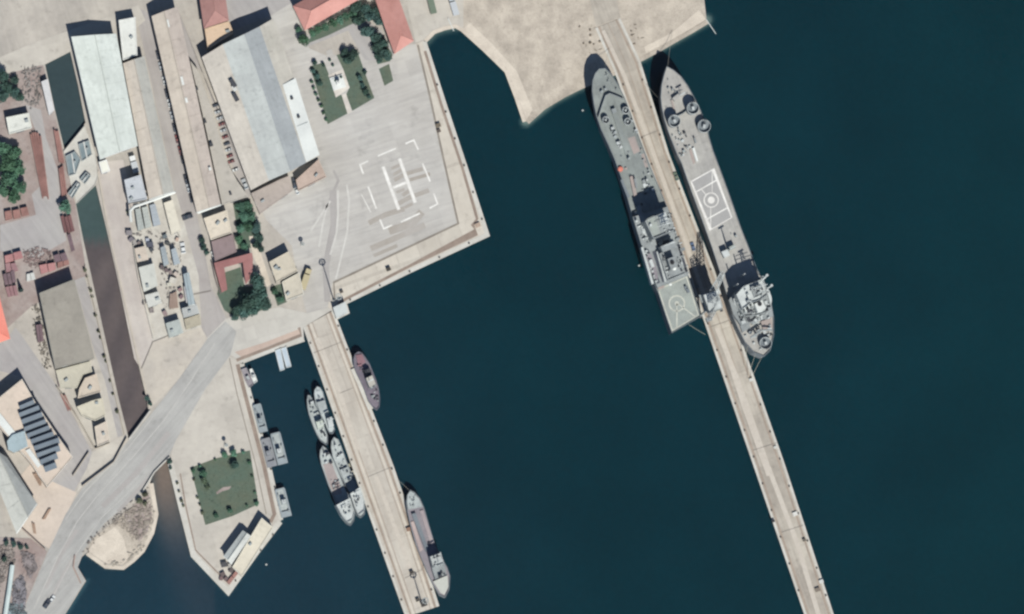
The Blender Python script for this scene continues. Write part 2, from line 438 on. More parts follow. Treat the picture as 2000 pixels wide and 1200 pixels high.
sheet('pink_promenade', [(458, 688), (520, 668), (584, 643), (588, 652), (525, 676), (472, 698)], 4, m_pink)
sheet('road', [(30, 1230), (95, 1075), (128, 1005), (162, 952), (245, 868), (300, 803), (350, 740), (405, 662), (440, 628), (462, 648), (450, 694), (400, 762), (345, 858), (330, 892), (300, 922), (275, 962), (205, 1022), (165, 1072), (152, 1108), (166, 1134), (118, 1215)], 5, m_road)
for nm, pts, wd in (('road_line', [(66, 1190), (112, 1090), (150, 1020), (185, 975), (262, 890), (320, 822), (372, 745), (420, 670)], .5),
                    ('road_edge_line', [(128, 1015), (165, 962), (250, 875), (306, 806)], .4),
                    ('road_edge_line', [(88, 1195), (140, 1095), (198, 1012), (262, 952)], .4)):
    struct(nm, MB().path(PP(pts), wd * .8, 6 * LAY), mat('faded_road_paint', (193, 190, 185), (182, 179, 175), 1.0, .1))
for pts, wd in (([(88, 1150), (118, 1085), (150, 1035)], 1.6), ([(100, 1170), (128, 1115), (150, 1080)], 1.3), ([(200, 990), (270, 920), (330, 845)], 2.0), ([(230, 1000), (290, 935)], 1.4)):
    struct('tyre_and_shadow_mark', MB().path(PP(pts), wd, 5.5 * LAY), m_tyre_shadow)
# quay caps, crane rail, painted step shade by the basin, kerbs
def strip(name, pts, wd, lay, m): return struct(name, MB().path(PP(pts), wd, lay * LAY), m)
strip('quay_cap', [(829, 82), (867, 200), (908, 323), (952, 459), (800, 530), (652, 602)], 1.6, 3, m_cap)
strip('quay_cap', [(473, 711), (487, 767), (526, 913), (549, 1016)], 1.6, 3, m_cap)
strip('quay_cap', [(594, 663), (530, 684), (474, 706)], 1.8, 5, m_cap)
strip('quay_cap', [(547, 1019), (500, 1080), (446, 1156), (378, 1085), (350, 975), (333, 906)], 2.2, 3, m_cap)
strip('rail_and_step_shade', [(830, 100), (862, 205), (903, 328), (932, 428), (923, 440), (930, 454), (800, 520), (676, 584), (660, 594)], 1.1, 4, m_rail_shade)
strip('rail_and_step_shade', [(464, 712), (478, 768), (516, 912), (536, 1005), (528, 1020)], 1.5, 4, m_rail_shade)  # brown strip painted for the shadow at the lower quay step
strip('rail_and_step_shade', [(462, 704), (525, 680), (588, 655), (584, 640)], 1.2, 6, m_rail_shade)  # step shadow along the basin head, painted as a brown strip
strip('kerb', [(816, 88), (840, 190), (866, 310), (895, 437), (800, 482), (652, 552), (654, 590)], .8, 4, m_kerb)
strip('kerb', [(352, 925), (362, 985), (382, 1075), (446, 1140)], .5, 4, m_rail_shade)
strip('kerb', [(448, 700), (463, 770), (500, 910), (520, 1005)], .35, 4, m_kerb)
for pts in ([(645, 393), (607, 451)], [(640, 396), (630, 440), (623, 483)], [(660, 372), (660, 420), (657, 456), (645, 498)], [(677, 361), (682, 392), (678, 454), (656, 545)]):
    strip('road_marking', pts, .7, 4, m_paintold)
strip('tyre_and_shadow_mark', [(651, 333), (661, 353), (643, 392)], .9, 2.5, m_tyre_shadow)  # bent cast shadow painted on the apron as a darker strip
strip('tyre_and_shadow_mark', [(650, 372), (652, 440), (636, 520), (640, 590)], 2.6, 3, m_tyre_shadow)
strip('road_joint', [(276, 720), (298, 668), (330, 655)], .5, 4, m_joint)
strip('road_joint', [(378, 575), (412, 568)], .6, 3, m_joint)
# helipad
HP = [([(748, 326), (779, 410)], 1.25), ([(780, 310), (811, 396)], 1.25), ([(767.5, 367), (794, 356.5)], 1.1),
      ([(719, 315), (703, 322), (709.5, 340)], .65), ([(792, 281), (808, 274), (817, 293)], .65), ([(847, 378), (854.5, 398.5), (839, 407)], .65), ([(742, 429), (749.5, 447), (766, 440)], .7),
      ([(738, 305), (773, 290)], .65), ([(825, 319), (840, 355)], .65), ([(783, 434), (820, 417)], .65), ([(719, 365), (735, 408)], .65), ([(706, 380), (724, 415)], .3)]
for k, (pts, wd) in enumerate(HP): strip('helipad_marking', pts, wd, 4 if k != 2 else 5, m_paint)
for pts, wd in (([(770, 352), (792, 340), (826, 330)], 1.6), ([(768, 342), (788, 330)], 1.25), ([(778, 398), (800, 386), (838, 372)], 1.8), ([(786, 382), (800, 372)], 1.6), ([(764, 330), (782, 322)], 1.2), ([(774, 376), (790, 370)], 1.1), ([(790, 406), (806, 398)], 1.2), ([(720, 436), (752, 420), (790, 408)], 2.0), ([(760, 452), (806, 436), (824, 414)], 3.0), ([(724, 486), (780, 462), (830, 440)], 2.2), ([(730, 500), (776, 480)], 1.4), ([(800, 352), (840, 340)], 1.4)):
    strip('rotor_wash_stain', pts, wd, 2, m_wash)
# lawns and garden paving
sheet('garden_ground', [(592, 72), (700, 30), (745, 60), (770, 108), (740, 120), (712, 118), (680, 60), (600, 92)], 2, m_lane)
LAWNS = [[(605, 130), (633, 122), (642, 145), (656, 190), (667, 185), (679, 222), (640, 243)],
         [(657, 108), (697, 97), (712, 140), (731, 192), (688, 217), (676, 185), (682, 172), (670, 135)],
         [(740, 135), (760, 125), (768, 158), (751, 168)], [(722, 72), (745, 70), (767, 108), (762, 120), (737, 126)],
         [(601, 85), (612, 62), (690, 28), (692, 45), (640, 70)],
         [(432, 535), (470, 522), (478, 560), (520, 560), (522, 600), (470, 628), (438, 606), (424, 575)], [(530, 560), (552, 554), (561, 590), (542, 598)],
         [(455, 398), (487, 388), (502, 440), (515, 468), (505, 482), (465, 488), (462, 440)],
         [(372, 914), (420, 896), (488, 880), (505, 985), (455, 1008), (401, 1026)]]
for p in LAWNS: sheet('lawn', p, 3, m_grass)
sheet('monument_plaza', [(641, 147), (670, 135), (683, 172), (656, 191)], 4, m_plaza)
sheet('garden_path', [(667, 186), (676, 183), (687, 219), (679, 223)], 4, m_plaza)
sheet('garden_path', [(637, 100), (648, 96), (660, 135), (646, 146)], 4, m_apron)
sheet('lawn_bed', [(422, 962), (436, 952), (452, 950), (448, 956), (434, 960), (424, 966)], 5, m_dirt)
# sand headland in the north and spit in the south-west
sheet('sand_headland', [(905, -60), (905, 56), (945, 92), (992, 138), (1012, 190), (1028, 236), (1080, 195), (1128, 170), (1200, 140), (1250, 113), (1318, 76), (1378, 39), (1370, -60)], 1, m_sand)
sheet('pale_sand_bank', [(905, 56), (945, 92), (992, 138), (1012, 190), (1028, 234), (1040, 215), (1010, 140), (960, 85), (918, 45)], 2, m_sandpale)
sheet('pale_sand_bank', [(1365, 20), (1379, 38), (1318, 74), (1262, 104), (1258, 92), (1310, 66)], 2, m_sandpale)
sheet('sand_track', [(1138, -60), (1192, -60), (1212, 34), (1164, 52)], 3, m_pier2)
sheet('sand_spit', [(170, 1076), (182, 1052), (215, 1025), (262, 985), (291, 960), (301, 1005), (293, 1040), (276, 1073), (240, 1104), (208, 1102)], 6, m_sand)
sheet('pale_sand_bank', [(172, 1076), (190, 1052), (225, 1030), (240, 1050), (252, 1090), (240, 1103), (208, 1101)], 7, m_sandpale)
sheet('spit_rubble_ground', [(242, 1004), (262, 986), (291, 963), (297, 1005), (288, 1040), (272, 1058), (254, 1040)], 8, m_dirt)
sheet('cream_path', [(486, 462), (498, 461), (511, 498), (529, 556), (521, 561), (505, 522), (494, 500)], 4, m_sandpale)
sheet('scrap_ground', [(-40, 1048), (60, 1052), (92, 1078), (50, 1180), (30, 1230), (-40, 1240)], 6, m_dirt)
sheet('north_yard', [(370, -60), (700, -60), (700, 0), (570, 6), (530, 30), (455, 60), (382, 0)], 2, m_lane)
sheet('north_quay', [(780, -60), (905, -60), (905, 50), (890, 46), (868, 50), (846, 58), (826, 78), (812, 84)], 2.5, m_yard)
# ================================================================== BUILDINGS
def wallmat(c): return mat('wall_%d_%d_%d' % c, c, tuple(int(v * .92) for v in c), .8, .08, grime=.15)
def roofmat(c, ang=None, grime=.18, seams=None):
    return mat('roof_%d_%d_%d' % c, c, tuple(int(v * .935) for v in c), .4, .09, fine=.06, grime=grime * 1.5,
               streak=(ang, 8, .11) if ang is not None else None, grid=seams, rough=.6)
m_glass = mat('window_glass', (70, 84, 96), (50, 62, 74), 1, .1, rough=.15, spec=.5)
m_door = mat('steel_door', (110, 118, 124), (96, 104, 110), 1, .08)
m_frame = mat('painted_frame', (214, 214, 210), (196, 196, 192), 1, .06)
m_white = mat('white_metal', (226, 228, 224), (212, 214, 211), .4, .05, rough=.55)
m_dark = mat('dark_equipment', (78, 80, 86), (60, 62, 68), 1, .12)
m_greymetal = mat('grey_metal', (168, 174, 174), (150, 156, 157), .7, .1, rough=.6)
m_rust = mat('rusty_steel', (168, 126, 118), (140, 104, 98), .8, .15, grime=.25)
m_wood = mat('stacked_timber', (176, 150, 132), (150, 126, 110), .8, .15)

def edges_out(poly):
    p = ccw(poly); n = len(p)
    for i in range(n):
        a = Vector((*p[i], 0)); b = Vector((*p[(i + 1) % n], 0)); t = (b - a)
        if t.length > 1e-6: yield a, b, t.length, t.normalized(), Vector((t.normalized().y, -t.normalized().x, 0))
def openings(root, poly, z, h, door=True, wn=None):
    """windows on every wall, a door in the wall that faces south"""
    E = list(edges_out(poly)); south = min(E, key=lambda e: e[4].y * min(e[2], 8))
    cnt = 0
    for e in E:
        a, b, L, t, nn = e
        isd = door and e is south
        if L < 4: 
            if not isd: continue
        k = min(6, max(1, int(L / 7)))
        for i in range(k):
            if isd and i == k // 2:
                c = lerp(a, b, (i + .5) / k) + nn * .05
                dw = min(3.2, L * .4); dh = min(3.4, h * .62)
                d = MB().box((c.x, c.y, z + dh / 2), (dw, .14, dh), math.atan2(t.y, t.x)).build('door', m_door, root)
                q = c + t * dw * .36 + nn * .1
                MB().box((q.x, q.y, z + 1.05), (.16, .1, .16), math.atan2(t.y, t.x)).build('handle', m_frame, d)
                continue
            if h < 2.6 or cnt >= 16: continue
            cnt += 1
            c = lerp(a, b, (i + .5) / k) + nn * .04; ww = min(2.2, L / k * .5); wz = z + h * .58; wh = min(1.3, h * .3)
            f = MB().box((c.x, c.y, wz), (ww, .10, wh), math.atan2(t.y, t.x)).build('window', m_frame, root)
            c2 = c + nn * .035
            MB().box((c2.x, c2.y, wz), (ww - .2, .09, wh - .2), math.atan2(t.y, t.x)).build('pane', m_glass, f)

def flat_building(name, label, cat, px, h, roof, wall=(190, 184, 174), z0=0.0, par=.35, group=None, opens=True, rim=None, seams=None, units=0):
    top = ccw(PP(px, h)); c = cen(top)
    r = thing(name, label, cat, (c.x, c.y, z0), group)
    MB().prism(top, z0, h).build('wall', wallmat(wall), r)
    rf = MB().prism(offset(top, -.28), h - .1, h + .05).build('roof', roofmat(roof, seams=seams), r)
    if par: MB().ring(offset(top, .06), .3, h - .25, h + par).build('parapet', wallmat(rim or tuple(min(235, int(v * 1.05)) for v in roof)), r)
    rnd = random.Random(hash(name) % 97 + int(px[0][0]))
    ins = offset(top, -1.2)
    for k in range(units):
        for _ in range(30):
            q = Vector((rnd.uniform(min(p[0] for p in ins), max(p[0] for p in ins)), rnd.uniform(min(p[1] for p in ins), max(p[1] for p in ins))))
            if inside(q, ins):
                MB().box((q.x, q.y, h + .5), (rnd.uniform(.8, 1.6), rnd.uniform(.7, 1.2), .9), rnd.uniform(0, 1)).build('roof_vent', m_greymetal, rf); break
    if opens: openings(r, top, z0, h - z0)
    return r
def slope(a, b, c, d, t=.22):
    """roof slab a,b (eave) c,d (ridge), thickness t"""
    u = [Vector(q) for q in (a, b, c, d)]
    vs = u + [q - Vector((0, 0, t)) for q in u]
    return MB().add(vs, [(0, 1, 2, 3), (7, 6, 5, 4), (0, 4, 5, 1), (1, 5, 6, 2), (2, 6, 7, 3), (3, 7, 4, 0)])
def gable_building(name, label, cat, px, he, hr, cols, fr=(.5, .5), wall=(196, 192, 184), parts=None, opens=True, ridge=True, vents=0, group=None):
    """px: NW, NE, SE, SW eave corners; ridge crosses the short sides at fr; cols west slope, east slope"""
    A, B, Cc, D = PP(px, he)
    poly = [A, B, Cc, D]; c = cen(poly)
    r = thing(name, label, cat, (c.x, c.y, 0), group)
    R1 = lerp(A, B, fr[0]); R1.z = hr; R2 = lerp(D, Cc, fr[1]); R2.z = hr
    ax = (R1 - R2); ax.z = 0; ax.normalize()
    ins = ccw(offset(ccw(poly), -.35))
    MB().prism(ins, 0, he - .1).build('wall', wallmat(wall), r)
    for nm, p, q, s in (('gable', A, B, R1), ('gable', D, Cc, R2)):
        sg = -ax if nm == 'gable' and s is R1 else ax
        p2, q2, s2 = p + sg * .35, q + sg * .35, s + sg * .35
        d = ax * .12
        m3 = Vector((0, 0, .3))
        vs = [v - m3 + e for e in (d, -d) for v in (p2, q2, s2)]
        MB().add(vs, [(0, 1, 2), (5, 4, 3), (0, 3, 4, 1), (1, 4, 5, 2), (2, 5, 3, 0)]).build('gable', wallmat(wall), r)
    ang = math.atan2(ax.y, ax.x)
    w1 = slope(A, D, R2, R1); e1 = slope(Cc, B, R1, R2)
    if ridge: MB().tube(R1 + Vector((0, 0, .05)), R2 + Vector((0, 0, .05)), .22).build('ridge_cap', roofmat(tuple(int(v * .9) for v in cols[0])), r)
    # panel seams run down the slopes
    L = (R1 - R2).length; k = int(L / 6)
    for sl, (e0, e9) in ((w1, (D, A)), (e1, (Cc, B))):
        sb = sl
        for i in range(1, k):
            p = lerp(e0, e9, i / k) + Vector((0, 0, .02)); q = lerp(R2, R1, i / k) + Vector((0, 0, .02))
            sb.tube(p, q, .05, 4)
        sl.build('roof_slope', roofmat(cols[0] if sl is w1 else cols[1], ang + math.pi / 2), r)
    # white verge trim along the south gable
    for p, q in ((D, R2), (Cc, R2)):
        g = MB(); s_ = -ax * .12
        g.tube(p + s_ + Vector((0, 0, -.1)), q + s_ + Vector((0, 0, -.1)), .22, 4); g.build('verge_trim', m_white, r)
    for k in range(vents):
        t = (k + .7) / (vents + .4); q = lerp(R1, R2, t); o = (lerp(D, A, 1 - t) if k % 2 else lerp(Cc, B, 1 - t))
        q = lerp(q, o, .25)
        MB().cyl((q.x, q.y), .55, .45, q.z - .3, q.z + .9, 10).build('roof_vent', m_greymetal, r)
    if opens: openings(r, ins, 0, he)
    return r
def hip_part(root, p1, p2, far, he, rise, roofc, wallc, both=False):
    """hipped wing: near end edge p1-p2 (eave points), running along vector far"""
    p1, p2 = Vector((p1.x, p1.y, 0)), Vector((p2.x, p2.y, 0)); far = Vector((far.x, far.y, 0))
    w2 = (p2 - p1).length / 2; d = far.normalized()
    f1, f2 = p1 + far, p2 + far
    MB().prism(offset(ccw([p1, p2, f2, f1]), -.5), 0, he - .05).build('wall', wallmat(wallc), root)
    m0 = (p1 + p2) / 2 + d * w2; m9 = (f1 + f2) / 2 - (d * w2 if both else Vector())
    z = Vector((0, 0, he)); zr = Vector((0, 0, he + rise))
    P1, P2, F1, F2, M0, M9 = p1 + z, p2 + z, f1 + z, f2 + z, m0 + zr, m9 + zr
    dn = Vector((0, 0, .25)); vs = [P1, P2, F2, F1, M0, M9]; vs2 = [v - dn for v in (P1, P2, F2, F1)]
    fs = [(0, 1, 4), (1, 2, 5, 4), (2, 3, 5), (3, 0, 4, 5), (0, 6, 7, 1), (1, 7, 8, 2), (2, 8, 9, 3), (3, 9, 6, 0), (9, 8, 7, 6)]
    rf = MB().add(vs + vs2, fs).build('roof', roofc, root)
    MB().tube(M0, M9, .2).tube(P1, M0, .14).tube(P2, M0, .14).build('ridge_tile', roofc, rf)
    return [p1, p2, f2, f1]

# ---- the row of long halls
gable_building('warehouse', 'long white metal roofed hall beside the upper canal basin', 'warehouse', [(139, 72), (227, 66), (269, 284), (195, 311)], 8, 9.3, ((223, 228, 221), (219, 224, 218)), (.52, .52), (205, 205, 200), vents=0)
flat_building('shed', 'small white flat roofed block behind the long white hall', 'shed', [(232, 40), (264, 34), (268, 108), (240, 118)], 5, (226, 226, 220), units=1)
gable_building('storehouse', 'long narrow hall with beige west slope and grey east slope', 'warehouse', [(240, 124), (282, 110), (340, 374), (291, 390)], 6, 7.6, ((214, 203, 190), (188, 186, 179)), (.5, .55), vents=0)
wh = gable_building('workshop_hall', 'longest hall with sandy beige roof along the street', 'warehouse', [(296, 32), (347, 13), (431, 400), (384, 415)], 7.5, 9, ((213, 201, 187), (203, 190, 180)), (.47, .52), vents=0)
for x, y, L_ in ((328, 46, 3.0), (356, 158, 3.4), (364, 196, 2.0), (410, 330, 1.2)):
    q = P(x, y, 8.9); MB().box((q.x, q.y, 8.75), (.9, L_, .5), math.radians(14)).build('skylight', m_white, wh)
r = flat_building('lean_to', 'low grey flat roofed annex on the east side of the beige workshop hall', 'annex', [(372, 120), (388, 140), (408, 196), (424, 250), (444, 318), (462, 352), (484, 384), (434, 400), (402, 250)], 4.2, (187, 180, 171), units=0, par=.2)
for x, y, s in ((384, 174, 1.2), (400, 238, 1.3), (412, 283, 1.6), (450, 379, 1.1)):
    q = P(x, y, 4.2); MB().box((q.x, q.y, 4.2 + s * .5), (s * .8, s * .9, s), .3).build('roof_vent', m_dark, r)
# the big shed: two joined gables, each slope its own sheeting
def big_shed():
    he, hr = 7.5, 10.0
    N = [P(394, 112, he), P(435, 87, 9.0), P(477, 67, hr), P(507, 52, 8.8), P(534, 36, he)]
    S = [P(490, 372, he), P(525, 353, 9.0), P(567, 335, hr), P(598, 318, 8.8), P(625, 304, he)]
    c = cen([N[0], N[4], S[4], S[0]])
    r = thing('industrial_shed', 'widest shed with beige and blue grey roof strips', 'shed', (c.x, c.y, 0))
    ins = offset(ccw([N[0], N[4], S[4], S[0]]), -.4)
    MB().prism(ins, 0, he - .15).build('wall', wallmat((198, 190, 180)), r)
    cols = [(212, 204, 193), (199, 203, 200), (174, 178, 180), (202, 196, 186)]
    for k in range(4):
        sb = slope(N[k], S[k], S[k + 1], N[k + 1])
        for i in range(1, 9):
            sb.tube(lerp(N[k], S[k], i / 9) + Vector((0, 0, .02)), lerp(N[k + 1], S[k + 1], i / 9) + Vector((0, 0, .02)), .05, 4)
        sb.build('roof_slope', roofmat(cols[k], math.radians(20)), r)
    for E, sgn in ((N, 1), (S, -1)):
        v = [q + Vector((.1 * sgn, -.5 * sgn, -.3)) for q in E]; b = [Vector((q.x, q.y, he - .2)) for q in v]
        b2 = [q + Vector((0, -.2 * sgn, 0)) for q in b]; v2 = [q + Vector((0, -.2 * sgn, 0)) for q in v]
        n = 5; vs = v + v2
        MB().add(vs, [(0, 1, 2, 3, 4), (9, 8, 7, 6, 5)] + [(i, i + 5, (i + 1) % 5 + 5, (i + 1) % 5) for i in range(5)]).build('gable', wallmat((198, 190, 180)), r)
    A, B, Cc, D = P(552, 166, 8.35), P(577, 153, 7.75), P(624, 303, 7.85), P(598, 317, 8.45)
    up = Vector((0, 0, .45))
    slope(A + up, D + up, Cc + up, B + up, .3).build('white_roof_sheeting', m_white, r)
    for x, y in ((583, 228), (570, 192)):
        q = P(x, y, 9); MB().cyl((q.x, q.y), .7, .5, 8.4, 9.7, 10).build('roof_vent', m_dark, r)
    q1, q2 = P(558, 249, 9.0), P(602, 241, 8.5); MB().tube(P(580, 247, 8.8), P(601, 239, 8.5), .12, 5).build('roof_seam', m_greymetal, r)
    for x, y, a in ((455, 163, .6), (460, 190, .5)):
        q = P(x, y, 9.6); MB().box((q.x, q.y, 9.6), (1.6, 3.4, 1.1), a).build('roof_hatch', m_dark, r)
    q = P(458, 173, 9.6); MB().box((q.x, q.y, 9.7), (1.6, 2.2, .7), .5).build('roof_hatch', m_frame, r)
    openings(r, ins, 0, he)
big_shed()
flat_building('annex', 'brown flat roofed annex on the south end of the widest shed', 'annex', [(578, 352), (622, 312), (637, 346), (583, 373)], 4, (190, 170, 158), units=1)
flat_building('annex', 'mauve grey low annex south of the blue grey roof strips', 'annex', [(491, 378), (527, 361), (545, 352), (565, 344), (572, 372), (508, 418)], 3.4, (180, 168, 160), units=1, par=.15)
# ---- red roofed headquarters round the garden
m_tile = mat('coral_roof_tiles', (204, 150, 141), (188, 134, 125), .5, .08, grime=.12)
m_tile2 = mat('brown_red_roof', (174, 132, 126), (158, 118, 113), .5, .08, grime=.15)
m_tile3 = mat('orange_roof_tiles', (240, 150, 134), (226, 134, 118), .5, .06)
r = thing('headquarters_building', 'coral tile hipped roof building wrapping two sides of the garden', 'building', P(700, 20))
p = hip_part(r, P(572, 12, 7), P(595, 60, 7), P(712, -68, 7) - P(572, 12, 7), 7, 3.0, m_tile, (222, 214, 200)); openings(r, offset(ccw(p), -.5), 0, 7)
p = hip_part(r, P(770, 106, 7), P(808, 80, 7), P(702, -90, 7) - P(770, 106, 7), 7, 2.8, m_tile, (222, 214, 200)); openings(r, offset(ccw(p), -.5), 0, 7)
r = thing('tiled_house', 'brown red roofed house above the big shed', 'house', P(420, 20))
p = hip_part(r, P(398, 56, 6), P(447, 40, 6), P(380, -70, 6) - P(398, 56, 6), 6, 2.2, m_tile2, (200, 180, 165)); openings(r, offset(ccw(p), -.5), 0, 6)
flat_building('terrace_block', 'tan terrace block between the brown red house and the big shed', 'building', [(400, 57), (447, 42), (456, 66), (406, 96)], 4.5, (217, 190, 163), (205, 180, 155), units=1)
r = thing('orange_roof_house', 'bright orange tiled roof at the western edge', 'house', P(-20, 600))
p = hip_part(r, P(-60, 690, 6), P(20, 662, 6), P(-14, 530, 6) - P(20, 662, 6), 6, 2.4, m_tile3, (214, 200, 184), both=True); openings(r, offset(ccw(p), -.5), 0, 6)
# ---- middle block
flat_building('guard_house', 'small beige flat roofed block beside the tree strip', 'building', [(398, 427), (443, 411), (452, 455), (412, 469)], 4.5, (219, 207, 190), units=2)
flat_building('mauve_annex', 'mauve flat roofed annex joined to the small beige block', 'annex', [(413, 472), (455, 458), (462, 492), (420, 510)], 3.6, (146, 128, 128), (160, 140, 136), units=0, par=.15, rim=(150, 132, 132))
r = thing('courtyard_building', 'dark red roofed building wrapping a small green court', 'building', P(455, 530))
hp = [[(418, 514), (492, 494), (494, 507), (421, 528)], [(421, 528), (438, 523.5), (444, 566), (433, 572)], [(474, 512.5), (494, 507), (492, 540), (480, 556)]]
for q in hp:
    t = ccw(PP(q, 3.8)); MB().prism(offset(t, -.25), 0, 3.8).build('wall', wallmat((196, 170, 160)), r)
    MB().prism(t, 3.8, 4.1).build('roof', mat('dark_red_roof', (166, 118, 115), (150, 104, 102), .5, .08, grime=.12), r)
openings(r, ccw(PP(hp[0], 3.8)), 0, 3.8)
flat_building('storage_block', 'beige flat roofed store south of the parade apron entrance', 'store', [(526, 512), (563, 492), (581, 530), (540, 552)], 5, (203, 193, 176), units=2, rim=(214, 204, 186))
flat_building('storage_block', 'pale lower store with white rim joined to the beige store', 'store', [(551, 551), (584, 533), (593, 575), (559, 588)], 3.6, (205, 196, 180), units=1, rim=(228, 222, 208))
# ---- western side
flat_building('depot_building', 'large grey brown flat roofed depot west of the muddy canal', 'building', [(77, 573), (145, 546), (184, 700), (108, 720)], 7.5, (160, 154, 144), (160, 152, 142), units=0, par=.12, rim=(160, 157, 148), seams=(math.radians(15), 7, 5, .96))
flat_building('depot_annex', 'beige low annex with pale roof south of the grey depot', 'annex', [(109, 724), (176, 706), (180, 726), (162, 732), (150, 758), (118, 758)], 3.0, (196, 190, 174), units=1, par=.15)
flat_building('annex_block', 'small beige block with dark north shadow next to the depot annex', 'annex', [(166, 739), (188, 731), (197, 765), (152, 778), (155, 760)], 4.2, (206, 192, 176), units=1)
flat_building('annex_block', 'pale long block in the middle of the annex yard', 'annex', [(150, 795), (180, 783), (200, 778), (206, 812), (186, 822), (160, 812)], 4.4, (208, 200, 182), units=1)
flat_building('annex_block', 'southernmost small pale block of the annex yard', 'annex', [(185, 834), (208, 823), (214, 862), (190, 872)], 4.2, (214, 202, 188), units=1)
flat_building('shed', 'narrow white shed along the west bank of the upper canal', 'shed', [(81, 160), (93, 155), (106, 215), (96, 225)], 3.2, (214, 212, 212), par=.1)
flat_building('white_house', 'square white roofed house near the western trees', 'house', [(12, 230), (56, 221), (62, 250), (18, 262)], 4, (224, 224, 216), units=1)
flat_building('pump_house', 'tiny cream roofed pump house by the canal road', 'hut', [(193, 317), (208, 312), (215, 334), (199, 340)], 3.2, (236, 234, 222), par=.1)
flat_building('office_block', 'pale blue grey flat roofed block beside the beige and grey hall', 'building', [(243, 352), (275, 342), (287, 389), (251, 396)], 6.5, (196, 199, 204), (150, 150, 150), units=2)
# peach roofed hall with a saw-tooth roof
def sawtooth():
    h = 6.5; px = [(43, 741), (68, 785), (118, 860), (142, 893), (92, 952), (60, 905), (-30, 800)]
    top = ccw(PP(px, h)); c = cen(top)
    r = thing('sawtooth_hall', 'peach roofed hall with rows of grey saw-tooth skylights', 'building', (c.x, c.y, 0))
    MB().prism(top, 0, h).build('wall', wallmat((206, 190, 176)), r)
    rf = MB().prism(offset(top, -.3), h - .1, h + .05).build('roof', roofmat((216, 199, 184)), r)
    MB().ring(offset(top, .05), .3, h - .3, h + .3).build('parapet', wallmat((222, 212, 200)), r)
    rows = [((38, 796), (66, 784)), ((37, 810), (76, 795)), ((42, 823), (82, 808)), ((47, 838), (89, 822)), ((52, 851), (96, 834)), ((60, 862), (104, 846)), ((66, 875), (115, 858)), ((71, 889), (116, 873)), ((78, 902), (111, 888)), ((86, 915), (109, 906))]
    mg = mat('slate_skylight_sheet', (116, 126, 136), (98, 108, 120), .5, .08, rough=.5)
    for a, b in rows:
        a, b = P(*a, h + 1), P(*b, h + 1); t = (b - a).normalized(); n = Vector((-t.y, t.x, 0))
        zt = Vector((0, 0, h + 2.1)); zb = Vector((0, 0, h)); f = lambda q, z: Vector((q.x, q.y, 0)) + z
        A0, B0 = f(a - n * 1.7, zb), f(b - n * 1.7, zb); A1, B1 = f(a + n * .55, zt), f(b + n * .55, zt); A2, B2 = f(a + n * .75, zb), f(b + n * .75, zb)
        s = MB().add([A0, B0, B1, A1, A2, B2], [(0, 1, 2, 3), (3, 2, 5, 4), (1, 5, 2), (0, 3, 4), (0, 4, 5, 1)]).build('skylight', mg, r)
        MB().box((lerp(A1, A2, .5) + (B1 - A1) / 2 + n * .06), ((B1 - A1).length * .9, .06, 1.2), math.atan2(t.y, t.x)).build('pane', m_glass, s)
    q = PP([(-6, 800), (4, 812), (44, 862), (34, 872), (-10, 818)], h + .6); MB().prism(q, h + .06, h + .6).build('roof_walkway', m_white, r)
    q = PP([(50, 880), (58, 876), (80, 908), (74, 914)], h + .6); MB().prism(q, h + .06, h + .6).build('roof_walkway', m_white, r)
    openings(r, top, 0, h)
    flat_building('side_wing', 'pale teal low wing attached to the saw-tooth hall', 'annex', [(14, 862), (24, 850), (48, 842), (54, 872), (28, 884), (16, 878)], 8.0, (168, 184, 190), units=0, par=.1, z0=.0)
sawtooth()
gable_building('long_store', 'long pale grey roofed store in the south-western corner', 'store', [(-40, 860), (14, 894), (72, 984), (32, 1042)], 5.5, 7.4, ((203, 203, 196), (172, 174, 172)), (.6, .55))
# quayside buildings on the southern headland
gable_building('boat_store', 'small grey roofed boat store on the southern headland', 'store', [(474, 1036), (490, 1047), (453, 1102), (437, 1086)], 4.5, 5.2, ((194, 198, 196), (205, 206, 202)), (.5, .5))
flat_building('quay_store', 'long cream roofed quay store on the south tip', 'store', [(511, 1012), (533, 1031), (473, 1126), (454, 1108)], 4.2, (221, 212, 194), units=1, rim=(232, 226, 210))
# ---- walls
def wall(label, pts, h, th=.3, c=(186, 176, 162), cat='wall', name='yard_wall'):
    o = MB().wallpath(PP(pts), th, 0, h).build(name, wallmat(c), None); return tag(o, label, cat)
wall('low boundary wall bending along the verge of the main road', [(160, 950), (222, 903), (247, 856)], 1.6)
wall('short wall between the lane and the verge', [(142, 930), (173, 884)], 1.5)
wall('wall along the lane east of the saw-tooth hall', [(110, 756), (148, 812), (185, 877), (214, 866)], 1.5)
wall('straight wall on the west bank of the muddy canal', [(166, 520), (190, 625), (214, 730), (243, 850)], 1.2, .25)
wall('pale wall on the east bank of the muddy canal', [(191, 335), (208, 430), (242, 585), (270, 705), (292, 798)], .8, .5, (200, 190, 176))
wall('pale parapet on the seaward side of the main road', [(331, 893), (301, 923), (276, 964)], 1.0, .5, (206, 202, 194), 'parapet', 'road_parapet')
wall('parapet where the main road crosses the canal mouth', [(252, 858), (293, 803)], 1.0, .5, (206, 202, 194), 'parapet', 'road_parapet')
wall('white boundary wall west of the utility yard', [(258, 470), (270, 545), (299, 662)], 1.6, .3, (206, 200, 190))
wall('dark hedge like wall beside the street tree bed', [(413, 512), (420, 545), (430, 575)], 1.4, .4, (120, 110, 110))
wall('crooked brown wall at the edge of the scrap ground', [(40, 1030), (62, 1050), (88, 1074)], 1.2, .3, (170, 150, 140))
wall('low quay wall by the small south-western jetty', [(146, 1085), (143, 1108), (158, 1140)], .7, .4, (176, 150, 140))
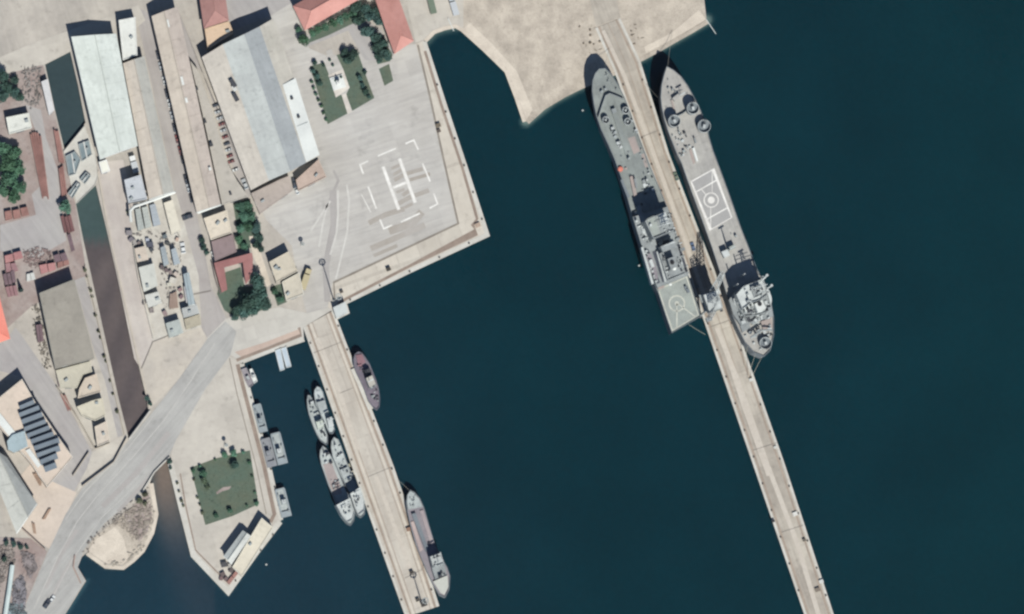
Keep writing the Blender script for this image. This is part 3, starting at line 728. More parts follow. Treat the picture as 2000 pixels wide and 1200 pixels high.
# ================================================================== VEGETATION
def leafmat(name, c):
    m = mat(name, c, tuple(int(v * .72) for v in c), .9, .25, fine=.18, rough=.7, objrand=.22)
    return m
LM = {'dark': leafmat('dark_leaves', (88, 124, 114)), 'green': leafmat('green_leaves', (104, 150, 122)), 'pale': leafmat('pale_leaves', (120, 138, 112)), 'conifer': leafmat('conifer_needles', (58, 84, 82)), 'olive': leafmat('olive_leaves', (132, 138, 112))}
m_bark = mat('bark', (120, 104, 90), (96, 82, 70), 2, .2)
def crown_mesh(seed, n=620, conifer=False):
    rnd = random.Random(seed); mb = MB()
    lobes = []
    if not conifer:
        for k in range(9):
            a = rnd.uniform(0, 6.28); rr = rnd.uniform(.25, .62)
            lobes.append((Vector((rr * math.cos(a), rr * math.sin(a), rnd.uniform(-.25, .42))), rnd.uniform(.32, .52)))
        lobes.append((Vector((0, 0, .35)), .5))
    for i in range(n):
        d = Vector((rnd.gauss(0, 1), rnd.gauss(0, 1), rnd.gauss(0, 1))).normalized()
        if conifer:
            t = rnd.random() ** .7; a = rnd.uniform(0, 6.28); R = (1 - t) * rnd.uniform(.45, 1.0) * .5 + .04
            p = Vector((R * math.cos(a), R * math.sin(a), t * 3.0)); s = rnd.uniform(.09, .17); d = Vector((math.cos(a), math.sin(a), .6)).normalized()
        else:
            c, r = lobes[i % len(lobes)]
            p = c + d * r * rnd.uniform(.6, 1.08); p.z = p.z * .8 + 1.15; s = rnd.uniform(.07, .155)
        nn = (d + Vector((rnd.gauss(0, .5), rnd.gauss(0, .5), rnd.gauss(0, .5) + .25))).normalized()
        u = nn.orthogonal().normalized(); v = nn.cross(u); a = rnd.uniform(0, 3.14)
        u, v = u * math.cos(a) + v * math.sin(a), v * math.cos(a) - u * math.sin(a)
        o = len(mb.v)
        mb.v += [p - u * s, p - v * s * .6 - u * s * .2, p + u * s, p + v * s * .6 + nn * s * .3]
        mb.f.append((o, o + 1, o + 2, o + 3))
    return mb
def trunk_mesh(seed, conifer=False):
    rnd = random.Random(seed); mb = MB()
    if conifer: return mb.tube((0, 0, 0), (0, 0, 2.7), .07, 7, .015)
    mb.tube((0, 0, 0), (.02, .01, .62), .10, 8, .07)
    for k in range(5):
        a = k * 1.256 + rnd.uniform(-.3, .3)
        mb.tube((.02, .01, .55 + .03 * k), (.45 * math.cos(a), .45 * math.sin(a), 1.15 + rnd.uniform(-.1, .2)), .05, 6, .015)
    return mb
PROTO = {}
def tree(px, py, r, kind, label, cat='tree', group=None, var=0, name=None):
    """r in survey cells; first of each kind and shape is built, later ones are copies"""
    key = (kind, var); R = r * .2
    nm = name or ('conifer' if kind == 'conifer' else 'shrub' if cat == 'shrub' else 'tree')
    zc = R * 1.2
    loc = P(px, py, zc if kind != 'conifer' else R * 1.2); loc = Vector((loc.x, loc.y, 0))
    if key not in PROTO:
        root = thing(nm, label, cat, (0, 0, 0))
        crown_mesh(hash(kind) % 1000 * 0 + 11 * var + len(kind), 1300 if kind == 'conifer' else 1100, kind == 'conifer').build('crown', LM[kind], root)
        trunk_mesh(var, kind == 'conifer').build('trunk', m_bark, root)
        PROTO[key] = root
    else:
        root = copy_tree(PROTO[key])
        root.name = nm
        if 'group' in root.keys(): del root['group']
    root.location = loc; root.rotation_euler = (0, 0, random.uniform(0, 6.28))
    s = R * random.uniform(1.0, 1.12); root.scale = (s, s, s * random.uniform(.9, 1.1))
    tag(root, label, cat, group)
    return root
def rowtrees(pts, kind, what, where, group, cat='tree', start='west'):
    n = len(pts)
    for i, (x, y, r) in enumerate(pts):
        if n == 1: lab = '%s %s' % (what, where)
        else: lab = '%s %s from the %s %s' % (ORDN[i], what, start, where)
        tree(x, y, r, kind, lab, cat, group, i % 3)
rowtrees([(583, 58, 7), (594, 80, 13), (610, 66, 8), (622, 58, 9), (636, 52, 9), (650, 46, 10), (663, 40, 9), (676, 34, 9), (690, 30, 11)], 'green', 'green tree', 'in the hedge along the coral roofed building', 'trees along the coral roofed building')
rowtrees([(694, 12, 14), (703, 40, 15), (712, 20, 14), (716, 60, 14), (724, 34, 14), (735, 22, 13), (740, 40, 12)], 'dark', 'dark tree', 'in the dense corner grove beside the coral roof', 'trees of the corner grove')
rowtrees([(733, 72, 12), (745, 84, 12), (738, 94, 13), (752, 104, 12), (741, 112, 11), (758, 112, 8)], 'dark', 'dark tree', 'in the eastern garden bed by the coral wing', 'trees of the eastern garden bed', start='north')
rowtrees([(672, 102, 9), (684, 116, 14), (692, 104, 9)], 'dark', 'dark tree', 'at the head of the lawn east of the monument', 'trees at the head of the east lawn')
rowtrees([(615, 124, 6), (611, 138, 6), (619, 150, 7), (624, 164, 7), (632, 126, 5)], 'dark', 'round bush', 'on the lawn west of the monument', 'bushes on the west lawn', 'shrub', 'north')
rowtrees([(703, 152, 6), (709, 166, 6), (714, 180, 7), (720, 190, 5), (712, 142, 5)], 'dark', 'round bush', 'along the east edge of the monument lawn', 'bushes on the east lawn', 'shrub', 'north')
rowtrees([(609, 160, 4), (613, 172, 4), (617, 184, 4), (622, 196, 4), (627, 208, 4), (632, 221, 4), (637, 234, 4)], 'green', 'small hedge bush', 'along the lane edge of the west lawn', 'hedge bushes of the west lawn', 'shrub', 'north')
rowtrees([(470, 404, 11), (485, 404, 12), (476, 424, 12), (490, 424, 11), (472, 446, 11), (484, 444, 11), (466, 468, 9), (478, 482, 9)], 'green', 'bright green tree', 'in the tree strip beside the small beige block', 'trees of the tree strip', start='north')
rowtrees([(499, 444, 13), (506, 462, 11), (500, 478, 9), (508, 486, 8)], 'dark', 'darker tree', 'on the lane side of the tree strip', 'dark trees of the tree strip', start='north')
rowtrees([(394, 470, 7), (399, 482, 8), (404, 494, 6)], 'dark', 'street bush', 'by the mauve annex', 'street bushes', 'shrub', 'north')
rowtrees([(500, 550, 17), (512, 572, 18), (496, 580, 17), (514, 594, 17), (498, 604, 17), (482, 592, 17), (478, 612, 15), (462, 606, 14), (458, 620, 8)], 'dark', 'large dark tree', 'in the grove south of the red courtyard building', 'grove south of the courtyard', start='north')
rowtrees([(536, 570, 7), (546, 584, 8)], 'green', 'small tree', 'on the small lawn beside the pale lower store', 'trees on the small lawn')
rowtrees([(8, 292, 16), (26, 300, 16), (12, 322, 19), (34, 330, 17), (20, 352, 20), (38, 366, 15), (28, 384, 14), (6, 372, 14)], 'green', 'broad green tree', 'in the leafy clump at the western edge', 'leafy clump at the western edge', start='north')
rowtrees([(4, 150, 14), (14, 168, 15), (28, 156, 10), (6, 190, 15), (26, 182, 13), (38, 190, 10)], 'dark', 'dark tree', 'in the dark grove south of the bridge road', 'dark grove by the bridge road', start='north')
rowtrees([(127, 405, 13)], 'green', 'solitary round green tree', 'by the canal platform', None)
tree(41, 566, 9, 'conifer', 'tall dark conifer beside the stacks of red containers', 'tree')
rowtrees([(377, 920, 5), (391, 911, 4), (397, 926, 8), (420, 898, 3), (438, 888, 7), (457, 885, 8), (475, 884, 4)], 'green', 'garden bush', 'along the north edge of the headland lawn', 'bushes on the north edge of the lawn', 'shrub')
rowtrees([(487, 904, 4), (492, 930, 3), (498, 962, 3), (501, 984, 5)], 'green', 'little bush', 'along the quay side of the headland lawn', 'bushes on the quay side of the lawn', 'shrub', 'north')
rowtrees([(379, 937, 3), (385, 972, 3), (390, 986, 3), (395, 1002, 4)], 'olive', 'little bush', 'along the canal side of the headland lawn', 'bushes on the canal side of the lawn', 'shrub', 'north')
rowtrees([(422, 1008, 5), (450, 998, 6), (482, 988, 3)], 'green', 'low bush', 'along the south edge of the headland lawn', 'bushes on the south edge of the lawn', 'shrub')
rowtrees([(458, 910, 9)], 'dark', 'single dark tree', 'standing on the headland lawn', None)
rowtrees([(400, 940, 8), (404, 952, 6)], 'pale', 'pale young tree', 'on the headland lawn', 'pale trees on the lawn')
rowtrees([(272, 978, 7), (282, 966, 7), (284, 984, 5)], 'olive', 'scrubby bush', 'on the sand spit under the road', 'bushes on the sand spit', 'shrub', 'north')
rowtrees([(288, 778, 6), (293, 788, 5)], 'dark', 'bush', 'at the canal end by the main road', 'bushes at the canal end', 'shrub')
rowtrees([(331, 902, 6), (334, 914, 4)], 'dark', 'bush', 'at the head of the canal mouth', 'bushes at the canal mouth', 'shrub')
rowtrees([(346, 944, 3), (350, 960, 3), (355, 978, 4), (358, 988, 3)], 'olive', 'olive shrub', 'by the canal side kerb of the headland', 'shrubs by the canal kerb', 'shrub', 'north')
rowtrees([(166, 528, 4), (170, 541, 3), (177, 568, 4), (180, 580, 3), (187, 616, 4), (193, 648, 4), (196, 660, 3), (204, 696, 4), (207, 706, 3), (215, 744, 3), (220, 770, 3), (229, 804, 4)], 'olive', 'scrubby shrub', 'along the canal bank wall', 'shrubs along the canal bank', 'shrub', 'north')
rowtrees([(12, 1060, 6), (28, 1062, 7), (40, 1068, 6), (8, 1092, 6), (52, 1070, 5)], 'conifer' if False else 'dark', 'straggly bush', 'on the scrap ground', 'bushes on the scrap ground', 'shrub')
rowtrees([(255, 424, 4), (250, 414, 4)], 'olive', 'weedy shrub', 'by the bend of the white pipe', 'shrubs by the pipe', 'shrub')
# grass tufts over the lawns
def tufts():
    rnd = random.Random(3); mb = MB()
    for poly in LAWNS:
        q = [(p.x, p.y) for p in PP(poly)]
        x0, x1 = min(a for a, b in q), max(a for a, b in q); y0, y1 = min(b for a, b in q), max(b for a, b in q)
        for _ in range(int(abs(area(q)) * 1.6)):
            p = (rnd.uniform(x0, x1), rnd.uniform(y0, y1))
            if inside(p, q):
                a = rnd.uniform(0, 6.28); s = rnd.uniform(.1, .28); o = len(mb.v); dx, dy = s * math.cos(a), s * math.sin(a)
                mb.v += [Vector((p[0] - dx, p[1] - dy, .06)), Vector((p[0] + dx, p[1] + dy, .06)), Vector((p[0] + dy * .7, p[1] - dx * .7, .06 + s))]; mb.f.append((o, o + 1, o + 2))
    o = mb.build('grass', leafmat('grass_blades', (104, 124, 106))); tag(o, 'short green grass of the lawns', 'grass', kind='stuff')
tufts()

# ================================================================== VEHICLES
m_tyreR = mat('tyre_rubber', (48, 48, 50), (38, 38, 40), 2, .1)
PAINT = {k: mat('paint_' + k, v, tuple(int(c * .97) for c in v), 1, .03, fine=.01, rough=.35, spec=.5) for k, v in
         {'white': (222, 223, 222), 'silver': (188, 191, 194), 'dark': (74, 76, 84), 'red': (138, 88, 86), 'blue': (96, 112, 140), 'yellow': (186, 174, 142), 'green': (112, 124, 108)}.items()}
def make_car():
    r = thing('parked_car', 'car', 'car', (0, 0, 0))
    b = MB(); prof = [(-2.1, .35, .62), (-2.1, .35, .9), (-1.4, .35, .98), (1.2, .35, .9), (2.1, .35, .72)]
    n = 5; vs = []
    for sx in (-1, 1):
        for y, zb, zt in prof: vs += [(sx * .84, y, .32), (sx * .86, y, zt)]
    fs = []
    for i in range(n - 1):
        a = 2 * i; fs += [(a, a + 1, a + 3, a + 2), (a + 10, a + 12, a + 13, a + 11), (a + 1, a + 11, a + 13, a + 3), (a, a + 2, a + 12, a + 10)]
    fs += [(0, 10, 11, 1), (8, 9, 19, 18)]
    body = MB().add(vs, fs).build('body', PAINT['white'], r)
    c = MB(); lo = [(-.78, -1.75, .95), (.78, -1.75, .95), (.78, .85, .93), (-.78, .85, .93)]; hi = [(-.62, -1.2, 1.45), (.62, -1.2, 1.45), (.62, .1, 1.45), (-.62, .1, 1.45)]
    MB().add(lo + hi, [(0, 1, 5, 4), (1, 2, 6, 5), (2, 3, 7, 6), (3, 0, 4, 7)]).build('window', m_glass, r)
    MB().box((0, -.55, 1.47), (1.26, 1.34, .06)).build('roof', PAINT['white'], r)
    for x in (-.8, .8):
        for y in (-1.3, 1.3): MB().tube((x - .1, y, .33), (x + .1, y, .33), .33, 10).build('wheel', m_tyreR, r)
    for x in (-.6, .6): MB().box((x, 2.08, .62), (.3, .08, .14)).build('headlight', m_frame, r)
    return r
CAR = [None]
def car(px, py, ang, paint, label, group=None, s=1.0):
    if CAR[0] is None: o = CAR[0] = make_car()
    else: o = copy_tree(CAR[0])
    if 'group' in o.keys(): del o['group']
    p = P(px, py, .5); o.location = (p.x, p.y, .1); o.rotation_euler = (0, 0, ang); o.scale = (s, s, s)
    tag(o, label, 'car', group)
    for ch in o.children:
        if ch.name.split('.')[0] in ('body', 'roof'):
            ch.material_slots[0].link = 'OBJECT'; ch.material_slots[0].material = PAINT[paint]
    return o
ST = math.radians(14)
car(357, 485, ST * .6, 'white', 'white car alone on the street beside the utility yard')
car(366, 424, 1.9, 'dark', 'dark car crossing the street south of the long halls')
for i, (x, y, c) in enumerate([(309, 108, 'dark'), (314, 130, 'silver'), (321, 158, 'white'), (326, 183, 'dark'), (331, 202, 'white'), (336, 226, 'silver'), (341, 250, 'dark'), (346, 272, 'red'), (352, 294, 'red'), (357, 312, 'dark'), (363, 350, 'dark'), (368, 368, 'silver'), (374, 388, 'dark')]):
    car(x, y, ST, c, '%s car, %s from the north in the line west of the longest hall' % (c, ORDN[i]), 'cars along the longest hall', .8)
for i, (x, y, c) in enumerate([(424, 206, 'dark'), (428, 219, 'silver'), (432, 231, 'silver'), (436, 243, 'red'), (439, 255, 'silver'), (443, 268, 'red'), (446, 281, 'dark'), (449, 293, 'silver'), (452, 305, 'red'), (455, 316, 'red'), (463, 332, 'white')]):
    car(x - 3, y, 1.57 + math.radians(20), c, '%s car, %s from the north in the row beside the widest shed' % (c, ORDN[i]), 'cars beside the widest shed', .6)
car(478, 360, .4, 'silver', 'silver car near the south-west corner of the widest shed')
car(575, 358, .2, 'dark', 'dark car in the corner beside the brown annex')
car(579, 372, .4, 'white', 'white car in front of the brown annex', s=.8)
car(416, 498, .35, 'white', 'small white car beside the mauve annex wall', s=.7)
car(1397, 598, .3, 'green', 'greenish car parked on the long pier south of the dockside crane')
car(1320, 345, .33, 'green', 'dull green car on the pier beside the right ship flight deck', s=.8)
car(1353, 482, .3, 'blue', 'blue car on the pier by the crane shadow', s=.8)
car(102, 1170, -.6, 'white', 'small white car at the edge of the south-western jetty', s=.7)
car(92, 1180, -.6, 'dark', 'dark car beside the small white car on the jetty', s=.9)
def truck(px, py, ang, cab, bed, label, L=8.0):
    p = P(px, py, 1.5); r = thing('truck', label, 'truck', (p.x, p.y, 0))
    R = Matrix.Rotation(ang, 3, 'Z'); g = lambda x, y, z: Vector((p.x, p.y, 0)) + R @ Vector((x, y, z))
    MB().box(g(0, L / 2 - 1, 1.4), (2.3, 2.0, 2.0), ang, .94).build('cab', PAINT[cab], r)
    MB().box(g(0, L / 2 + .02, 1.8), (2.0, .1, .7), ang).build('windscreen', m_glass, r)
    MB().box(g(0, -1.1, 1.55), (2.4, L - 2.6, 1.7), ang).build('cargo_bed', PAINT[bed], r)
    MB().box(g(0, -.4, .6), (1.6, L - 1.4, .25), ang).build('frame', m_dark, r)
    for x in (-1, 1):
        for y in (L / 2 - 1.2, -L / 2 + 1.2, -L / 2 + 2.4): MB().tube(g(x - .15, y, .48), g(x + .15, y, .48), .48, 10).build('wheel', m_tyreR, r)
truck(886, 12, .3, 'silver', 'silver', 'pale lorry on the north quay beside the sand headland')
truck(597, 546, -.32, 'yellow', 'yellow', 'yellow lorry standing beside the beige stores', 8.5)
truck(842, 6, .25, 'green', 'green', 'dull green lorry on the north quay above the water', 9)
truck(262, 322, .28, 'white', 'silver', 'white lorry in the shade between the white hall and the office block', 7)

# ================================================================== UTILITY YARD AND CANAL PLATFORM
def container(px, h, c, label, name='container', cat='container', group=None, ribs=True):
    top = ccw(PP(px, h)); q = cen(top); r = thing(name, label, cat, (q.x, q.y, 0), group)
    MB().prism(top, .15, h).build('body', mat('sheet_%d_%d_%d' % c, c, tuple(int(v * .93) for v in c), .7, .06, grime=.15), r)
    E = sorted(edges_out(top), key=lambda e: -e[2])
    sh = min(E, key=lambda e: e[2])
    a, b, L, t, n = sh
    d = lerp(a, b, .5) + n * .05
    MB().box((d.x, d.y, h * .5 + .05), (L * .8, .1, h * .8), math.atan2(t.y, t.x)).build('door', m_greymetal, r)
    rb = MB(); a, b, L, t, n = E[0]; a2, b2 = E[1][1], E[1][0]
    for i in range(1, 6):
        u = lerp(a, b, i / 6) ; v = lerp(a2, b2, i / 6)
        rb.tube((u.x, u.y, h + .02), (v.x, v.y, h + .02), .05, 4)
    rb.build('roof_rib', mat('sheet_%d_%d_%d' % c, c), r)
    return r
container([(264, 409), (274, 407), (282, 446), (270, 451)], 3.2, (178, 182, 178), 'westernmost of three long grey containers below the white pipe')
container([(277, 406), (288, 403), (296, 442), (284, 446)], 3.2, (184, 188, 182), 'middle one of three long grey containers below the white pipe')
container([(292, 401), (303, 398), (314, 438), (300, 442)], 3.4, (172, 178, 184), 'bluish easternmost of three long containers below the white pipe')
flat_building('shed', 'long cream roofed shed between the utility yard and the street', 'shed', [(320, 397), (337, 391), (353, 450), (335, 458)], 3.6, (222, 214, 198), par=.08)
flat_building('hut', 'beige roofed hut on the west side of the utility yard', 'hut', [(263, 486), (283, 481), (290, 507), (268, 512)], 3, (208, 194, 180), units=1, par=.1)
flat_building('hut', 'white and cream roofed hut in the middle of the utility yard', 'hut', [(271, 523), (300, 515), (308, 558), (281, 570)], 3.4, (208, 208, 200), units=1, par=.1)
flat_building('hut', 'low pale roofed hut below the white and cream hut', 'hut', [(283, 577), (309, 570), (316, 592), (290, 601)], 2.8, (204, 203, 197), units=1, par=.1)
container([(313, 484), (322, 480), (330, 516), (320, 520)], 2.6, (164, 172, 176), 'grey tank unit in the crowded part of the utility yard', 'generator_unit', 'generator')
container([(334, 488), (343, 484), (352, 514), (340, 518)], 3.2, (172, 180, 186), 'blue grey container next to the street edge of the utility yard')
gable_building('shed', 'pale blue long gabled shed at the street corner of the utility yard', 'shed', [(358, 536), (369, 532), (381, 594), (368, 597)], 3.4, 4.4, ((198, 210, 214), (194, 206, 210)), opens=False)
container([(359, 560), (365, 558), (370, 590), (364, 592)], 2.2, (208, 206, 208), 'slim white container against the pale blue shed')
flat_building('hut', 'grey roofed hut with a bright panel below the pale blue shed', 'hut', [(355, 603), (384, 595), (389, 612), (359, 621)], 3.6, (184, 186, 184), units=1, par=.1)
flat_building('hut', 'grey roofed hut at the southern end of the utility yard', 'hut', [(324, 632), (350, 624), (358, 650), (331, 660)], 3.6, (182, 188, 184), units=1, par=.1)
flat_building('hut', 'olive roofed low hut by the beige yard', 'hut', [(360, 624), (390, 614), (393, 634), (364, 644)], 2.2, (182, 174, 156), units=0, par=.1)
def pipe(label, pts, r_, z, m=m_white, name='pipeline', cat='pipe', sup=True):
    q = PP(pts, z); c = cen(q); root = thing(name, label, cat, (c.x, c.y, 0))
    b = MB()
    for i in range(len(q) - 1): b.tube(q[i], q[i + 1], r_, 8); b.sphere(q[i + 1], r_ * 1.02, 8, 5)
    b.build('pipe', m, root)
    if sup:
        for i in range(len(q) - 1):
            k = max(1, int((q[i + 1] - q[i]).length / 5))
            for j in range(k):
                s = lerp(q[i], q[i + 1], (j + .5) / k); MB().tube((s.x, s.y, 0), (s.x, s.y, z), .1, 6).build('support', m_greymetal, root)
    return root
pipe('white elevated pipe bending round the top of the utility yard', [(256, 434), (254, 412), (262, 404), (300, 391), (341, 376)], .55, 4.2)
pipe('white elevated pipe at the south gable of the longest hall', [(386, 416), (405, 409), (430, 400)], .5, 3.5)
pipe('long white pipe lying on the scrap ground', [(24, 1104), (18, 1150), (8, 1215)], .95, 1.2, mat('pale_pipe', (206, 216, 214), (192, 204, 203), 1, .05))
pipe('thin white outfall pipe running off the tip of the sand headland', [(1379, 38), (1398, 66)], .16, .2, sup=False)
pipe('thin pale discharge pipe beside the north quay', [(875, 36), (886, 60)], .2, .25, sup=False)
# platform over the canal with clarifier boxes
def deck_platform(label, px, z=.35):
    t = ccw(PP(px, z)); c = cen(t); r = thing('canal_platform', label, 'platform', (c.x, c.y, -2))
    MB().prism(t, z - .5, z).build('deck', m_cap, r)
    for a in t: 
        q = lerp(Vector((*a, 0)), c, .12); MB().tube((q.x, q.y, -5), (q.x, q.y, z - .5), .3, 8).build('pile', m_cap, r)
    MB().ring(t, .2, z, z + .35).build('kerb', m_cap, r)
deck_platform('concrete platform across the canal carrying treatment basins', [(124, 296), (165, 246), (186, 300), (192, 345), (186, 362), (150, 398), (138, 360)])
def basin(px, label, h=1.7):
    t = ccw(PP(px, h)); c = cen(t); r = thing('treatment_basin', label, 'basin', (c.x, c.y, .35), 'treatment basins on the canal platform')
    MB().ring(t, .3, .36, h).build('rim', m_greymetal, r)
    MB().prism(offset(t, -.3), .36, h - .5).build('water_surface', mat('basin_water', (140, 152, 156), (120, 134, 140), 1, .1, rough=.3), r)
    a, b, L, tt, n = max(edges_out(t), key=lambda e: e[2]); m = c
    MB().box((m.x, m.y, h + .06), (L * .95, .5, .12), math.atan2(tt.y, tt.x)).build('walkway', m_frame, r)
    MB().box((m.x + .6, m.y + .5, h + .3), (.8, .8, .9)).build('pump', m_greymetal, r)
basin([(128, 305), (146, 296), (158, 312), (148, 340), (134, 344)], 'western large treatment basin on the canal platform')
basin([(153, 282), (174, 274), (180, 302), (160, 316)], 'north-eastern treatment basin on the canal platform')
basin([(132, 378), (150, 356), (158, 362), (142, 388)], 'narrow dark treatment basin at the south side of the canal platform')
basin([(156, 350), (168, 336), (178, 344), (166, 360)], 'small square treatment basin near the pump house')
# ---- stacks, crates, scrap
def stack(label, px, h, m, name='container_stack', cat='stack', group=None, n=4, top=None):
    """long stack of bars or boxes lying side by side"""
    A, B, Cc, D = PP(px, h); c = cen([A, B, Cc, D]); r = thing(name, label, cat, (c.x, c.y, 0), group)
    rnd = random.Random(int(px[0][0] * 3 + px[0][1]))
    for k in range(n):
        t0, t1 = k / n + .02, (k + 1) / n - .02; e = rnd.uniform(-.06, .06)
        q = [lerp(lerp(A, B, t0), lerp(D, Cc, t0), .02 + e), lerp(lerp(A, B, t1), lerp(D, Cc, t1), .02 + e), lerp(lerp(A, B, t1), lerp(D, Cc, t1), .97 + e), lerp(lerp(A, B, t0), lerp(D, Cc, t0), .97 + e)]
        MB().prism(q, 0, h * rnd.uniform(.72, 1.0)).build('bundle', m, r)
    return r
m_red = mat('red_container_paint', (186, 136, 134), (166, 118, 118), .8, .1, grime=.2)
m_rose = mat('faded_container_paint', (164, 128, 130), (146, 112, 116), .8, .1, grime=.25)
m_plum = mat('plum_container_paint', (130, 108, 114), (112, 94, 100), .8, .1, grime=.2)
stack('long heap of rusty steel bars in the western yard', [(58, 262), (80, 258), (96, 388), (84, 394)], 1.6, m_rust, 'steel_stack', 'stack', n=5)
stack('narrow rusty steel stack along the canal platform', [(105, 256), (114, 252), (126, 318), (116, 322)], 1.8, m_rust, 'steel_stack', 'stack', n=3)
stack('second narrow rusty steel stack along the canal, further south', [(114, 328), (124, 324), (132, 382), (121, 386)], 1.8, m_rust, 'steel_stack', 'stack', n=3)
stack('dark red steel stack below the solitary round tree', [(118, 424), (138, 418), (146, 450), (126, 458)], 2.0, mat('dark_rust', (128, 92, 92), (112, 80, 80), .8, .1), 'steel_stack', 'stack', n=3)
stack('thin dark steel stack leading down to the canal wall', [(131, 458), (138, 456), (147, 490), (140, 492)], 1.6, m_plum, 'steel_stack', 'stack', n=2)
stack('red timber stack beside the leafy clump', [(8, 414), (54, 404), (58, 420), (10, 432)], 2.2, m_rust, 'timber_stack', 'stack', n=3)
stack('pair of bright red containers at the north of the container yard', [(8, 499), (42, 490), (46, 504), (10, 514)], 2.6, m_red, 'container_stack', 'container', n=2)
stack('row of faded rose containers under the bright red pair', [(10, 516), (30, 512), (36, 528), (12, 534)], 2.4, m_rose, 'container_stack', 'container', n=2)
stack('plum container row beside the tall conifer', [(5, 536), (28, 528), (32, 552), (10, 558)], 2.4, m_plum, 'container_stack', 'container', n=3)
stack('lowest plum container row near the orange tiled roof', [(10, 562), (32, 556), (36, 576), (16, 582)], 2.4, m_rose, 'container_stack', 'container', n=3)
stack('red container row touching the shadow of the grey depot', [(76, 518), (108, 512), (110, 526), (80, 536)], 2.5, m_red, 'container_stack', 'container', n=2)
stack('plum grey container row above the grey depot', [(104, 500), (128, 492), (134, 508), (108, 514)], 2.5, m_plum, 'container_stack', 'container', n=2)
stack('brown red container row by the canal wall', [(112, 512), (134, 507), (136, 516), (112, 524)], 2.2, m_rust, 'container_stack', 'container', n=2)
stack('small white tarpaulin covered stack near the conifer', [(52, 535), (66, 532), (70, 546), (52, 550)], 1.8, m_frame, 'tarpaulin_stack', 'stack', n=2)
stack('purple grey machine row left of the depot', [(70, 636), (82, 634), (86, 668), (74, 672)], 2.2, m_plum, 'machine_row', 'machine', n=2)
stack('mauve long locker against the annex south of the depot', [(109, 727), (116, 725), (123, 755), (115, 758)], 2.0, m_plum, 'locker_row', 'locker', n=2)
stack('brown covered stack by the lane wall', [(118, 771), (127, 769), (140, 798), (134, 806)], 1.8, m_rust, 'steel_stack', 'stack', n=2)
stack('brown plank stack on the peach yard', [(64, 926), (71, 922), (83, 946), (78, 951)], 1.0, m_wood, 'timber_stack', 'stack', n=3)
stack('slim brown plank stack near the main road', [(96, 992), (100, 994), (88, 1016), (83, 1014)], 1.0, m_wood, 'timber_stack', 'stack', n=2)
stack('short brown plank stack by the long pale store', [(62, 1022), (68, 1022), (71, 1042), (66, 1044)], 1.0, m_wood, 'timber_stack', 'stack', n=2)
stack('pile of rusty pipes in the utility yard', [(332, 575), (345, 566), (349, 600), (330, 604)], 1.6, mat('pipe_rust', (176, 154, 142), (156, 134, 122), .8, .12), 'pipe_pile', 'pile', n=5)
stack('brown skid on the south tip of the headland', [(443, 1137), (462, 1113), (467, 1118), (448, 1143)], 1.4, m_rust, 'skid', 'skid', n=2)
def crate(px, py, s, h, c, label, ang=.3, z=0.0, group=None):
    p = P(px, py, z + h); r = thing('crate', label, 'crate', (p.x, p.y, z), group)
    m = mat('crate_%d_%d_%d' % c, c, tuple(int(v * .9) for v in c), 1, .12)
    MB().box((p.x, p.y, z + h / 2), (s, s * .8, h), ang).build('body', m, r)
    lid = MB().box((p.x, p.y, z + h + .05), (s * 1.06, s * .86, .1), ang).build('lid', m, r)
    for k in (-1, 1): 
        q = Matrix.Rotation(ang, 3, 'Z') @ Vector((k * s * .3, 0, 0)); MB().box((p.x + q.x, p.y + q.y, z + h + .13), (.12, s * .84, .06), ang).build('batten', m, lid)
    return r
TIP = [(438, 1103, 1.5, (84, 84, 88)), (435, 1122, 1.2, (110, 96, 96)), (441, 1131, 1.0, (122, 104, 104)), (452, 1114, 1.2, (106, 98, 98)), (432, 1130, 1.0, (130, 108, 108)), (449, 1105, 1.0, (190, 186, 180))]
for i, (x, y, s, c) in enumerate(TIP): crate(x, y, s * 1.5, s, c, '%s crate from the north among the gear on the headland tip' % ORDN[i], .2 + i * .3, group='crates on the headland tip')
UT = [(252, 455, 2.2, (150, 144, 146)), (256, 468, 1.8, (130, 124, 130)), (262, 474, 2, (170, 164, 160)), (272, 476, 1.6, (140, 128, 126)), (293, 478, 2.4, (96, 98, 110)), (296, 488, 1.6, (84, 88, 96)), (288, 470, 1.6, (188, 192, 204)), (322, 462, 1.7, (110, 118, 122)), (327, 476, 1.5, (90, 92, 92)), (316, 522, 1.6, (112, 102, 104)), (325, 528, 1.5, (124, 110, 112)), (333, 532, 1.5, (150, 136, 134)), (344, 536, 1.8, (212, 198, 188)), (338, 548, 2.6, (208, 202, 192)), (330, 556, 1.6, (200, 196, 184)), (352, 566, 1.5, (150, 122, 124)), (354, 580, 1.5, (136, 112, 118)), (322, 612, 1.8, (160, 140, 140)), (296, 606, 2, (140, 132, 130)), (282, 592, 1.4, (120, 112, 110)), (346, 468, 1.4, (196, 172, 158)), (318, 498, 1.2, (210, 210, 206))]
UT.sort(key=lambda u: u[1])
for i, (x, y, s, c) in enumerate(UT):
    hue = 'dark' if sum(c) < 330 else 'grey' if sum(c) < 450 else 'pale'
    crate(x, y, s, s * .75, c, '%s crate, %s from the north in the clutter of the utility yard' % (hue, (ORDN + ['second last', 'last'])[i]), i * .4, group='crates in the utility yard')
